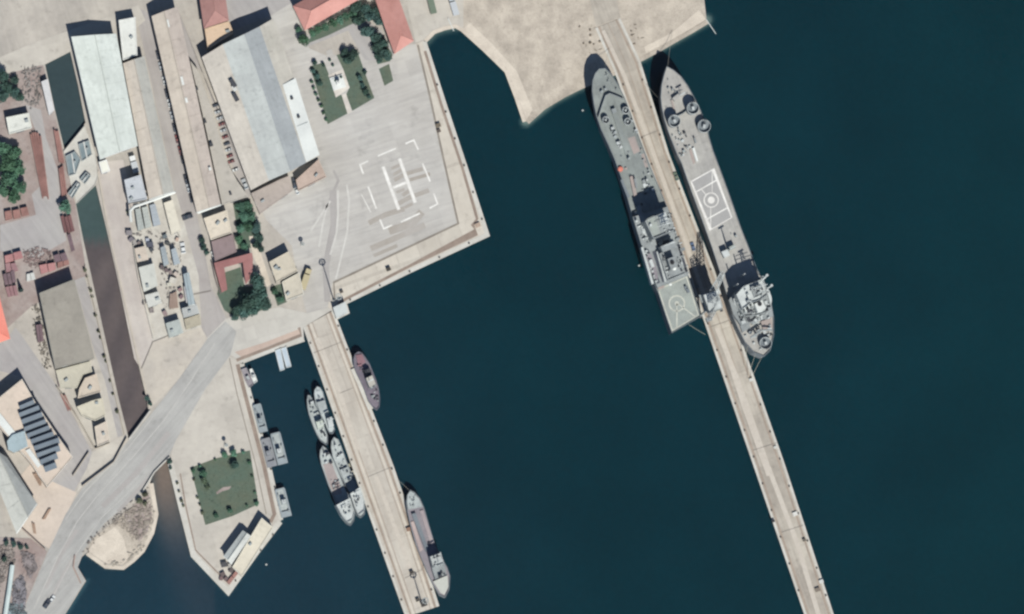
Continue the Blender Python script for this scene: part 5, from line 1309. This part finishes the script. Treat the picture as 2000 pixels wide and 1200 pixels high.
# helicopter deck
A.blk([(1284, 563), (1342, 538), (1366, 617), (1312, 649)], ZA, ZA + .5, m_heli, 'flight_deck')
zf = ZA + .53
A.circ('landing_circle', 1322, 593, 15, .55, zf, m_deckmark)
A.circ('landing_spot', 1322, 593, 2.5, .7, zf, m_deckmark)
A.line('deck_stripe', [(1322, 608), (1322, 640)], .5, zf, m_deckmark)
A.line('deck_stripe', [(1322, 593), (1322, 607)], .4, zf, m_deckmark)
A.line('deck_stripe', [(1325, 594), (1358, 619)], .4, zf, m_deckmark)
A.line('deck_border', [(1286, 566), (1341, 541), (1364, 615), (1313, 646), (1287, 569)], .4, zf + .02, m_deckmark)
p = P(1309, 555, 10); MB().sphere((p.x, p.y, 9.9), .75, 10, 6).build('signal_lamp', m_white, A.root)
for x, y, h in ((1344, 568, 1.6), (1340, 563, 1.2)): p = P(x, y, zf + h); MB().box((p.x, p.y, zf + h / 2), (1.0, 1.6, h), .3).build('deck_locker', m_hullL, A.root)
A.blk([(1284, 560), (1296, 556), (1298, 562), (1287, 566)], ZA, ZA + 1.2, m_pinkdeck, 'deck_locker')

# ------------------------------------------------ large ship east of the long pier
ZB = 9.5
B = Ship('landing_ship', 'longest warm grey landing ship east of the long pier with a midships flight deck', 'ship',
         [(1302, 130), (1297, 146), (1292, 166), (1290, 190), (1292, 210), (1297, 234), (1304, 256), (1314, 282), (1322, 302), (1331, 320), (1349, 372), (1370, 428), (1390, 484), (1407, 536), (1420, 580), (1429, 614), (1440, 640), (1455, 670), (1472, 689), (1492, 697), (1504, 685), (1511, 655), (1511, 622), (1505, 588), (1494, 554),
          (1478, 526), (1462, 484), (1447, 446), (1424, 380), (1405, 328), (1393, 296), (1385, 270), (1381, 252), (1374, 230), (1366, 212), (1354, 188), (1343, 168), (1330, 150), (1316, 138)], ZB, m_hullL, m_deckR, (1303, 130), (1480, 697), .14, .7)
B.tub(1317, 237, 12, ZB, 4.2, True, .6); B.tub(1353, 212, 12, ZB, 4.2, True, .2); B.tub(1375, 247, 13, ZB, 2.6, True, -.2)
MB().wallpath(PP([(1322, 228), (1334, 222), (1342, 216)], ZB + 1.4), .3, ZB, ZB + 1.4).build('breakwater', m_sup, B.root)
B.blk([(1313, 192), (1326, 182), (1330, 188), (1318, 198)], ZB, ZB + 1.9, m_deckR, 'windlass_house')
B.mast(1330, 186, ZB, 4.5, 1, 1.2, .15)
B.blk([(1310, 196), (1313, 195), (1319, 212), (1315, 214)], ZB, ZB + .6, m_pinkdeck, 'anchor_chain_pad')
B.clutter([(1302, 150), (1318, 148), (1340, 178), (1304, 186)], ZB, 7, 41, .3, .7, [m_sup, m_deckR, m_greymetal])
B.clutter([(1322, 248), (1334, 246), (1350, 292), (1338, 300)], ZB, 14, 42, .35, 1.0)
B.clutter([(1312, 262), (1320, 258), (1338, 304), (1330, 310)], ZB, 10, 43, .35, 1.0)
B.clutter([(1356, 228), (1366, 226), (1372, 256), (1362, 258)], ZB, 6, 44, .4, 1.0)
B.blk([(1352, 290), (1356, 288), (1364, 314), (1360, 316)], ZB, ZB + .9, m_white, 'white_duct')
B.blk([(1346, 293), (1350, 291), (1358, 318), (1354, 321)], ZB, ZB + .3, m_pinkdeck, 'skid_beam')
B.blk([(1355, 270), (1358, 269), (1361, 279), (1358, 280)], ZB, ZB + 1.6, m_sup, 'vent_trunk')
B.blk([(1350, 356), (1392, 332), (1428, 426), (1388, 447)], ZB, ZB + .05, mat('flight_pad', (170, 168, 166), (160, 158, 157), .3, .06, grime=.12), 'flight_pad')
zf = ZB + .09
for k, (pts, wd) in enumerate([([(1350, 355), (1393, 331), (1429, 425), (1388, 449), (1349, 353)], .55), ([(1358, 376), (1400, 352)], .5), ([(1378, 430), (1421, 406)], .5), ([(1391, 334), (1391, 376)], .25), ([(1388, 406), (1388, 446)], .3), ([(1370, 370), (1379, 381)], .3)]):
    B.line('deck_stripe', pts, wd, zf + .012 * k, m_paint)
B.circ('landing_circle', 1389, 391, 14, .45, zf + .08, m_paint)
p = P(1389, 391, zf); MB().cyl((p.x, p.y), 1.4, 1.4, zf + .08, zf + .1, 16).build('landing_spot', m_paint, B.root)
p = P(1386, 380, zf)
# deck crane house with its mast, aft of the pad
B.blk([(1409, 492), (1421, 487), (1426, 499), (1415, 504)], ZB, ZB + 3.2, m_suplight, 'crane_house')
B.blk([(1421, 484), (1434, 478), (1437, 484), (1424, 490)], ZB, ZB + 3.0, m_heli, 'crane_house')
B.mast(1424, 488, ZB + 3, 9, 0, 2, .35)
B.clutter([(1424, 452), (1432, 450), (1438, 462), (1430, 464)], ZB, 2, 45, .4, .8)
for x, y, h in ((1432, 560, 12), (1481, 545, 12), (1446, 540, 11.5)):
    a = P(x, y, ZB); MB().tube(a, (a.x, a.y, ZB + h), .35, 8, .22).build('davit_post', m_suplight, B.root)
# superstructure aft
B.blk([(1424, 586), (1438, 566), (1458, 552), (1482, 544), (1496, 560), (1506, 592), (1510, 618), (1480, 628), (1448, 636), (1432, 614)], ZB, 13.0, m_sup, 'deckhouse', [11.6])
B.blk([(1434, 574), (1446, 562), (1470, 550), (1490, 545), (1502, 584), (1506, 606), (1480, 616), (1454, 618), (1440, 598)], 13, 17.0, m_sup, 'deckhouse', [15.6], None, 0, 0, .7)
B.blk([(1438, 576), (1452, 560), (1488, 546), (1498, 576), (1484, 586), (1466, 592), (1450, 604)], 17, 21.0, m_suplight, 'bridge', [19.8], None, 0, .2, .8)
B.blk([(1466, 562), (1484, 555), (1489, 575), (1474, 582)], 21, 22.6, m_sup, 'wheelhouse_top', None, None, 0, 0, .5)
for x0, y0, x1, y1 in ((1444, 578, 1458, 610), (1451, 573, 1465, 604), (1458, 568, 1471, 598)):
    a, b = P(x0, y0, 18.4), P(x1, y1, 18.4); MB().tube(a, b, .32, 6).build('exhaust_duct', m_white, B.root)
B.boat(1436, 582, 1446, 606, 2.2, 15.8, m_suplight)
B.boat(1497, 566, 1506, 594, 2.0, 15.6, m_suplight)
B.blk([(1474, 594), (1488, 586), (1496, 602), (1480, 610)], 17, 20.5, m_white, 'funnel', None, None, 0, .3)
p = P(1484, 594, 20.7); MB().cyl((p.x, p.y), .9, .8, 20.4, 21.1, 12).build('funnel_cap', m_black, B.root)
B.mast(1480, 562, 22.5, 7.5, 2, 3.4, .3, True)
a = P(1476, 558, 21); b = a + (B.lat * -3.5 + B.ax * 1) ; MB().tube(P(1484, 552, 21), P(1498, 538, 21), .35, 6).box(P(1498, 538, 21), (.9, .9, .9), .4).build('bridge_wing_arm', m_suplight, B.root)
MB().tube(P(1498, 564, 18), P(1508, 558, 18), .3, 6).box(P(1507, 558, 18), (.9, .9, .8), .4).build('bridge_wing_arm', m_suplight, B.root)
B.clutter([(1470, 556), (1486, 550), (1494, 578), (1478, 584)], 22.6, 14, 46, .4, 1.1)
B.clutter([(1448, 566), (1470, 556), (1480, 588), (1456, 600)], 21, 10, 47, .4, 1.0)
B.clutter([(1440, 586), (1456, 604), (1500, 590), (1504, 604), (1460, 618)], 17, 24, 48, .4, 1.6)
B.clutter([(1428, 590), (1440, 612), (1500, 612), (1504, 622), (1448, 632)], 13, 26, 49, .4, 1.5)
B.clutter([(1436, 628), (1504, 624), (1508, 650), (1490, 688), (1460, 668)], ZB, 44, 50, .4, 1.6)
B.tub(1495, 671, 12, ZB, 2.0, True, 3.4)
a, b, c = P(1466, 660, ZB + 3.4), P(1488, 645, ZB + 3.6), P(1508, 645, ZB + 3.4)
MB().tube(P(1478, 655, ZB), P(1478, 655, ZB + 3.6), .4, 8).tube(a, b, .45, 6).tube(b, c, .35, 6).build('stern_crane', m_sup, B.root)
B.blk([(1441, 622), (1458, 616), (1466, 640), (1450, 650)], ZB, ZB + 1.6, m_sup, 'winch_house')
B.blk([(1486, 628), (1506, 622), (1509, 640), (1490, 644)], ZB, ZB + 1.2, m_pinkdeck, 'winch_house')

for i, (a, b) in enumerate([((1476, 690, ZB), (1460, 740, .5)), ((1488, 697, ZB), (1466, 742, .5)), ((1460, 676, ZB), (1454, 716, .5)), ((1304, 133, ZB), (1313, 60, .5)), ((1294, 200, ZB), (1262, 165, .5)), ((1345, 634, ZB), (1378, 654, .5)), ((1180, 136, ZA), (1190, 95, .5))]):
    rope_thing(['western pale mooring line from the stern of the longest ship', 'eastern pale mooring line from the stern of the longest ship', 'short mooring line on the port quarter of the longest ship', 'mooring line from the bow of the longest ship to the sand', 'mooring line from the bow of the longest ship to the pier', 'mooring line from the helicopter deck stern to the pier', 'mooring line from the rounded bow of the western large ship'][i], P(*a), P(*b))
# ------------------------------------------------ dockside crane between the two ships
def crane():
    c = P(1381, 592, 0); r = thing('dockside_crane', 'grey portal crane standing on the long pier between the two large ships', 'crane', (c.x, c.y, .14))
    ang = math.radians(-71); R = Matrix.Rotation(math.radians(19), 3, 'Z'); g = lambda x, y, z: Vector((c.x, c.y, 0)) + R @ Vector((x * 1.2, y * 1.2, z))
    for x in (-3.6, 3.6):
        for y in (-3.4, 3.4):
            MB().tube(g(x, y, .5), g(x * .62, y * .62, 9.5), .42, 8, .36).build('leg', m_greymetal, r); MB().box(g(x, y, .45), (1.0, 2.0, .6), math.radians(19)).build('bogie', m_dark, r)
    MB().box(g(0, 0, 9.8), (7.6, 7.2, .9), math.radians(19)).build('portal_frame', m_greymetal, r)
    for x in (-3.6, 3.6): MB().box(g(x, 0, 1.2), (.5, 8.4, .5), math.radians(19)).build('sill_beam', m_greymetal, r)
    MB().cyl(g(0, 0, 0), 2.0, 1.8, 10.2, 11.6, 14).build('slew_ring', m_sup, r)
    h = MB().box(g(-.3, -.5, 13.6), (5.6, 7.6, 4.4), math.radians(19), .94).build('machinery_house', m_sup, r)
    MB().box(g(-.3, -.5, 15.75), (5.2, 7.0, .3), math.radians(19)).build('roof', m_suplight, h)
    MB().box(g(2.6, 2.0, 13.4), (1.5, 2.0, 2.4), math.radians(19)).build('operator_cab', m_suplight, r); MB().box(g(2.6, 3.05, 13.6), (1.3, .1, 1.2), math.radians(19)).build('window', m_glass, r)
    def lat(name, A0, A1, w0, w1, n):
        b = MB(); d = (A1 - A0).normalized(); s1 = d.orthogonal().normalized(); s2 = d.cross(s1); cs = [(1, 1), (1, -1), (-1, -1), (-1, 1)]
        f = lambda t, k: lerp(A0, A1, t) + (s1 * cs[k % 4][0] + s2 * cs[k % 4][1]) * lerp_f(w0, w1, t)
        for k in range(4): b.tube(f(0, k), f(1, k), .17, 5)
        for i in range(n):
            for k in range(4): b.tube(f(i / n, k), f((i + 1) / n, k + 1), .1, 4); b.tube(f((i + 1) / n, k), f((i + 1) / n, k + 1), .09, 4)
        return b.build(name, m_suplight, r)
    lat('tower', g(0, -1, 15.8), g(0, -.5, 24.5), 1.7, 1.0, 6)
    lat('jib', g(1.2, 2.5, 13.5), g(4.6, 7.0, 24.0), 1.2, .6, 8)
    lat('counter_jib', g(-.6, -3, 15.5), g(-3.6, -5.6, 17.5), .7, .6, 3)
    MB().box(g(-3.6, -5.6, 16.8), (2.2, 1.6, 2.0), math.radians(19)).build('counterweight', m_sup, r)
    b = MB().tube(g(0, -.5, 24.5), g(4.6, 7.0, 24.0), .07, 5).tube(g(0, -.5, 24.5), g(-3.6, -5.6, 17.8), .07, 5).tube(g(4.6, 7, 24), g(4.6, 7, 13), .05, 4); b.build('cable', m_dark, r)
def lerp_f(a, b, t): return a + (b - a) * t
crane()
# ------------------------------------------------ small ships at the middle pier
def patrol(name, label, out, z, bow, stern, deckm=None, hullm=None, bul=.6, group=None): return Ship(name, label, 'boat', out, z, hullm or m_hullL, deckm or m_patrol, bow, stern, .12, bul, group)
s = patrol('patrol_boat', 'outer grey patrol boat of the northern pair, forked bow and pale square wheelhouse', [(601, 772), (599, 782), (600, 796), (603, 810), (608, 824), (613, 837), (619, 850), (626, 862), (637, 870), (640, 867), (640, 852), (635, 838), (630, 822), (623, 806), (616, 792), (610, 780), (606, 773)], 1.6, (601, 772), (638, 868))
s.blk([(617, 824), (629, 818), (633, 832), (621, 838)], 1.6, 4.6, mat('pale_green_wheelhouse', (200, 206, 194), (186, 192, 182), 1, .06), 'wheelhouse', [3.8]); s.mast(627, 830, 4.6, 4, 1, 1.2, .12); s.clutter([(602, 780), (608, 782), (622, 816), (612, 822)], 1.6, 7, 61, .3, .8); s.clutter([(618, 838), (632, 836), (637, 858), (628, 856)], 1.6, 6, 62, .3, .8); s.gun(*P(607, 788, 1.6)[:], .3, s.root, .8)
s = patrol('patrol_boat', 'inner grey patrol boat of the northern pair with smooth pale foredeck', [(619, 755), (614, 762), (613, 770), (616, 790), (624, 808), (633, 824), (639, 839), (644, 847), (650, 848), (654, 840), (649, 824), (643, 810), (637, 790), (631, 766), (625, 757)], 1.8, (618, 755), (649, 848), mat('pale_boat_deck', (190, 197, 198), (178, 185, 187), .6, .06))
s.blk([(619, 786), (634, 782), (641, 804), (626, 810)], 1.8, 3.4, m_patrol, 'trunk_cabin', [2.8]); s.blk([(638, 818), (648, 814), (652, 832), (643, 836)], 1.8, 4.8, m_suplight, 'wheelhouse', [4.0]); s.mast(644, 822, 4.8, 4, 1, 1.0, .12); s.clutter([(616, 764), (624, 762), (630, 778), (620, 782)], 1.8, 4, 63, .3, .6)
s = patrol('patrol_ship', 'outer small warship of the southern pair with a reddish midships deck', [(630, 871), (625, 880), (624, 892), (627, 908), (634, 928), (641, 948), (651, 970), (658, 988), (667, 1007), (677, 1023), (685, 1027), (691, 1018), (693, 1006), (690, 992), (683, 973), (672, 950), (662, 924), (654, 904), (645, 888), (637, 876)], 2.6, (630, 871), (687, 1025))
s.blk([(631, 908), (647, 902), (664, 946), (668, 964), (652, 968), (640, 938)], 2.6, 2.72, mat('red_deck', (172, 160, 158), (158, 146, 144), .6, .1, grime=.2), 'red_deck'); s.blk([(657, 987), (684, 973), (692, 1000), (688, 1015), (678, 1020), (668, 1008)], 2.6, 9.2, m_suplight, 'superstructure', [8.2, 5.0], None, 0, .15, .6); s.mast(674, 986, 9.2, 6, 2, 1.6, .14); s.gun(*P(634, 888, 2.6)[:], .3, s.root, .9)
s.clutter([(628, 882), (640, 884), (650, 908), (634, 910)], 2.6, 8, 64, .3, .9); s.clutter([(642, 930), (656, 924), (664, 950), (652, 958)], 2.6, 9, 65, .3, .9, [m_rigid, m_sup, m_suplight]); s.clutter([(664, 986), (682, 978), (688, 1002), (674, 1010)], 9.2, 18, 66, .3, .9)
s = patrol('patrol_ship', 'inner small warship of the southern pair touching the pier', [(652, 854), (647, 862), (646, 874), (649, 892), (657, 912), (665, 930), (675, 950), (684, 966), (692, 990), (699, 1008), (705, 1012), (712, 1005), (713, 994), (709, 976), (700, 952), (689, 930), (678, 904), (668, 876), (661, 859)], 2.6, (652, 854), (706, 1011))
s.blk([(684, 965), (703, 952), (712, 980), (711, 997), (700, 1006), (692, 990)], 2.6, 9.2, m_suplight, 'superstructure', [8.2, 5.0], None, 0, .15, .6); s.mast(698, 972, 9.2, 6, 2, 1.6, .14); s.gun(*P(655, 872, 2.6)[:], .3, s.root, .9)
s.blk([(664, 918), (679, 912), (688, 938), (674, 944)], 2.6, 4.0, m_patrol, 'deckhouse'); s.clutter([(650, 866), (662, 866), (676, 908), (662, 914)], 2.6, 12, 67, .3, .9); s.clutter([(688, 962), (702, 958), (709, 982), (698, 994)], 9.2, 14, 68, .3, .9); s.clutter([(668, 920), (680, 918), (686, 938), (676, 940)], 4.0, 5, 69, .3, .7)
s = patrol('tug', 'dark tug with a reddish afterdeck on the east side of the middle pier', [(700, 687), (693, 692), (690, 702), (691, 716), (696, 730), (704, 746), (712, 764), (719, 784), (728, 796), (736, 802), (741, 795), (742, 780), (740, 762), (735, 744), (728, 726), (721, 710), (714, 699), (707, 690)], 2.0, (737, 802), (700, 687), mat('tug_deck', (128, 120, 130), (108, 102, 114), .6, .1, grime=.3), mat('tug_hull', (112, 116, 126), (96, 100, 110), .6, .1))
s.blk([(695, 694), (707, 692), (714, 708), (700, 716)], 2.0, 2.5, m_rigid, 'red_afterdeck'); s.blk([(715, 739), (727, 733), (734, 750), (722, 757)], 2.0, 6.0, mat('tug_house', (190, 186, 176), (176, 172, 164), .8, .06), 'wheelhouse', [5.2], None, 0, .15); s.mast(722, 745, 6, 4.5, 1, 1.2, .14); s.blk([(712, 724), (722, 719), (726, 728), (716, 734)], 2, 4.2, m_dark, 'funnel'); s.clutter([(722, 756), (734, 752), (738, 784), (728, 780)], 2, 14, 70, .3, 1.1, [m_sup, m_dark, m_hullL, m_suplight]); s.clutter([(696, 714), (712, 710), (718, 728), (704, 732)], 2, 6, 71, .3, 1.0, [m_dark, m_rigid, m_suplight])
s = patrol('coastal_freighter', 'narrow grey freighter with open cargo deck on the east side of the middle pier', [(801, 957), (795, 966), (793, 980), (795, 998), (801, 1026), (811, 1062), (822, 1090), (834, 1118), (846, 1143), (858, 1163), (869, 1168), (877, 1152), (879, 1126), (873, 1108), (868, 1100), (858, 1082), (850, 1066), (839, 1030), (828, 992), (820, 974), (810, 962)], 2.8, (801, 957), (870, 1167), m_purple)
s.blk([(801, 959), (796, 967), (795, 980), (797, 996), (826, 990), (818, 974), (809, 963)], 2.8, 3.8, m_patrol, 'forecastle'); s.blk([(804, 1004), (812, 1002), (838, 1074), (832, 1078)], 2.8, 4.2, m_hullL, 'pipe_trunk'); s.blk([(820, 998), (827, 996), (848, 1062), (842, 1066)], 2.8, 3.3, mat('mauve_deck', (172, 160, 160), (160, 148, 150), .6, .08), 'cargo_hatch'); s.blk([(802, 1020), (808, 1018), (826, 1074), (820, 1078)], 2.8, 3.2, mat('rosy_deck', (190, 172, 168), (174, 158, 156), .6, .1), 'cargo_hatch')
s.blk([(838, 1086), (861, 1078), (869, 1106), (872, 1122), (850, 1132), (844, 1112)], 2.8, 6.0, m_sup, 'deckhouse', [5.0]); s.blk([(840, 1088), (860, 1081), (866, 1100), (846, 1108)], 6, 8.8, m_suplight, 'bridge', [8.0], None, 0, .15, .6); s.mast(856, 1098, 8.8, 5, 2, 1.8, .14); s.blk([(846, 1136), (874, 1124), (876, 1146), (868, 1162), (860, 1158)], 2.8, 3.6, mat('aft_awning', (196, 196, 188), (184, 184, 178), .7, .06), 'aft_awning'); s.clutter([(842, 1088), (858, 1082), (868, 1112), (850, 1118)], 8.8, 9, 72, .3, .8); s.clutter([(799, 966), (812, 966), (822, 988), (800, 992)], 3.8, 9, 73, .3, .7, [m_sup, m_greymetal]); s.clutter([(850, 1122), (870, 1114), (872, 1122), (852, 1130)], 6, 5, 74, .3, .9, [m_dark, m_sup])
rope_thing('mooring line from the freighter bow to the middle pier', P(800, 958, 3), P(778, 938, .4))
# ------------------------------------------------ landing craft along the basin quay
def lcm(cx, cy, L, W, ang, label, m, light, seed, house=(.0, -.2)):
    """flat-bottomed landing craft: bow ramp, well, wheelhouse aft"""
    c = P(cx, cy, 1.0); r = thing('landing_craft', label, 'boat', (c.x, c.y, WZ), 'landing craft along the basin quay')
    R = Matrix.Rotation(ang, 3, 'Z'); g = lambda x, y, z: Vector((c.x, c.y, 0)) + R @ Vector((x, y, z)); p2 = lambda x, y: tuple(g(x, y, 0)[:2])
    h = [p2(-W / 2, -L / 2), p2(W / 2, -L / 2), p2(W / 2, L * .44), p2(W * .42, L / 2), p2(-W * .42, L / 2), p2(-W / 2, L * .44)]
    MB().prism(h, WZ - .5, .3, offset(ccw(h), -.25)).ring(h, W * .16, .25, 1.0).build('hull', m, r)
    MB().box(g(0, L * .1, .36), (W * .66, L * .72, .1), ang).build('well_deck', m_patrol if light else m, r)
    MB().box(g(0, L * .485, .7), (W * .7, .25, 1.5), ang).build('bow_ramp', m, r)
    MB().box(g(0, -L * .40, .75), (W * .98, L * .2, .7), ang).build('engine_casing', m, r)
    hx, hy = house[0] * W, house[1] * L
    w_ = MB().box(g(hx, hy, 1.9), (W * .42, 1.9, 2.6), ang, .92).build('wheelhouse', m_suplight if light else m, r)
    MB().box(g(hx, hy, 2.6), (W * .42 + .02, 1.95, .5), ang).build('window_band', m_glass, w_)
    MB().tube(g(hx, hy, 3.2), g(hx, hy, 5.6), .09, 6).build('mast', m_greymetal, r)
    for k in range(3): MB().box(g((-.3, .28, .3)[k] * W, (.28, .05, -.33)[k] * L, 1.3), (.5, .8, .6), ang).build('locker', m_sup, r)
QA = math.radians(14.5)
m_lcm = mat('landing_craft_grey', (156, 164, 168), (142, 150, 155), .6, .08, grime=.15)
m_lcm2 = mat('landing_craft_dull', (148, 150, 154), (134, 136, 142), .6, .08, grime=.15)
lcm(508, 817, 11.2, 3.4, QA, 'single grey landing craft, northernmost at the basin quay', m_lcm, False, 1, (-.1, -.08))
lcm(525, 884, 11.4, 3.9, QA, 'dull inner landing craft of the moored pair', m_lcm2, False, 2, (-.1, -.02))
lcm(545, 876, 12.6, 4.0, QA, 'paler outer landing craft of the moored pair', m_lcm, True, 3, (-.1, -.08))
lcm(553, 982, 11.4, 4.1, QA, 'southernmost landing craft with white wheelhouse by the headland corner', m_lcm, True, 4, (.05, .02))
def launch(px, label, m, z, cat='boat', name='launch'):
    t = ccw(PP(px, z)); c = cen(t); r = thing(name, label, cat, (c.x, c.y, WZ))
    MB().prism(t, WZ - .4, z - .2, offset(t, -.2)).ring(t, .22, z - .25, z + .25).build('hull', m, r)
    a, b, L, tt, n = max(edges_out(t), key=lambda e: e[2]); q = c
    cb = MB().box((q.x, q.y, z + .5), (L * .35, 1.1, 1.3), math.atan2(tt.y, tt.x), .88).build('cabin', m_suplight, r); MB().box((q.x, q.y, z + .8), (L * .35, 1.12, .35), math.atan2(tt.y, tt.x)).build('window_band', m_glass, cb)
launch([(471, 722), (481, 718), (491, 738), (495, 752), (486, 758), (478, 742)], 'dull grey work barge in the corner of the basin', mat('barge_grey', (158, 152, 156), (144, 138, 144), .7, .1), .9, 'barge', 'work_barge')
launch([(487, 722), (492, 720), (499, 734), (503, 745), (496, 750), (491, 738)], 'small white launch beside the dull work barge', m_white, .9)
def pontoon(px, label):
    t = ccw(PP(px, .3)); c = cen(t); r = thing('pontoon', label, 'pontoon', (c.x, c.y, WZ), 'pontoons at the head of the basin')
    m = mat('pale_blue_pontoon', (192, 203, 212), (178, 190, 200), .7, .05)
    MB().prism(t, WZ - .4, .3).build('deck', m, r); MB().ring(offset(t, .02), .2, .2, .5).build('kerb', m_white, r)
    for q in t[::2]: MB().cyl(q, .18, .16, .3, .8, 8).build('bollard', m_greymetal, r)
pontoon([(537, 685), (548, 681), (556, 722), (547, 725)], 'western pale blue pontoon at the head of the basin')
pontoon([(549, 681), (559, 678), (569, 716), (559, 719)], 'eastern pale blue pontoon at the head of the basin')
# buoys
for x, y, lab in ((1248, 519, 'small white buoy beside the western large ship'), (520, 1103, 'small white buoy off the headland tip'), (1138, 216, 'tiny pale buoy near the sand beach')):
    p = P(x, y, WZ); r = thing('buoy', lab, 'buoy', (p.x, p.y, WZ)); MB().cyl((p.x, p.y), .36, .36, WZ - .2, WZ + .25, 12).build('float', m_white, r); MB().cyl((p.x, p.y), .22, .05, WZ + .25, WZ + .8, 8).build('cone', m_white, r)
print('objects', len(SC.objects))
# worn wheel tracks and stains along the piers
for pts, wd, z, m in (([(1178, 60), (1220, 150), (1280, 310), (1338, 470), (1392, 625)], 1.5, .19, 'pier_stain'), ([(1400, 640), (1440, 740), (1496, 900), (1560, 1070), (1600, 1206)], 1.8, .19, 'pier_stain'), ([(1418, 690), (1450, 790), (1500, 930)], 1.0, .205, 'pier_stain'), ([(620, 660), (664, 770), (700, 880)], 1.6, .17, 'pier_stain'), ([(735, 930), (775, 1040), (808, 1130)], 1.5, .17, 'pier_stain')):
    struct('tyre_and_shadow_mark', MB().path(PP(pts, z), wd, z), mat(m, (196, 186, 175), (202, 193, 182), .5, .08, grime=.25))
for a, b in (((1255, 267), (1286, 255)), ((1387, 639), (1430, 624)), ((1470, 880), (1517, 865)), ((1526, 1040), (1569, 1026))):
    struct('pier_joint', MB().path(PP([a, b], .21), .22, .215), m_joint)
for a, b in (((664, 768), (690, 758)), ((612, 690), (668, 668)), ((790, 1130), (826, 1112)), ((718, 932), (766, 912))):
    struct('pier_joint', MB().path(PP([a, b], .19), .18, .19), m_joint)
# ------------------------------------------------ thin summer haze between the aircraft height and the harbour
def haze():
    me = bpy.data.meshes.new('haze'); X, Y = 1480, 1480; v = []
    t = MB().box((0, 0, 1300), (2 * X, 2 * Y, 2612))
    me.from_pydata([tuple(q) for q in t.v], [], t.f); me.update()
    m = bpy.data.materials.new('haze_air'); m.use_nodes = True; n = m.node_tree.nodes; l = m.node_tree.links
    n.remove(n['Principled BSDF'])
    pv = n.new('ShaderNodeVolumePrincipled'); pv.inputs['Color'].default_value = (.80, .88, 1, 1); pv.inputs['Density'].default_value = HAZE_D
    pv.inputs['Anisotropy'].default_value = 0.0
    l.new(pv.outputs[0], n['Material Output'].inputs['Volume'])
    me.materials.append(m)
    o = bpy.data.objects.new('haze', me); COL.objects.link(o); tag(o, 'thin pale summer haze in the air above the harbour', 'haze', kind='stuff')
HAZE_D = 0.000003
haze()
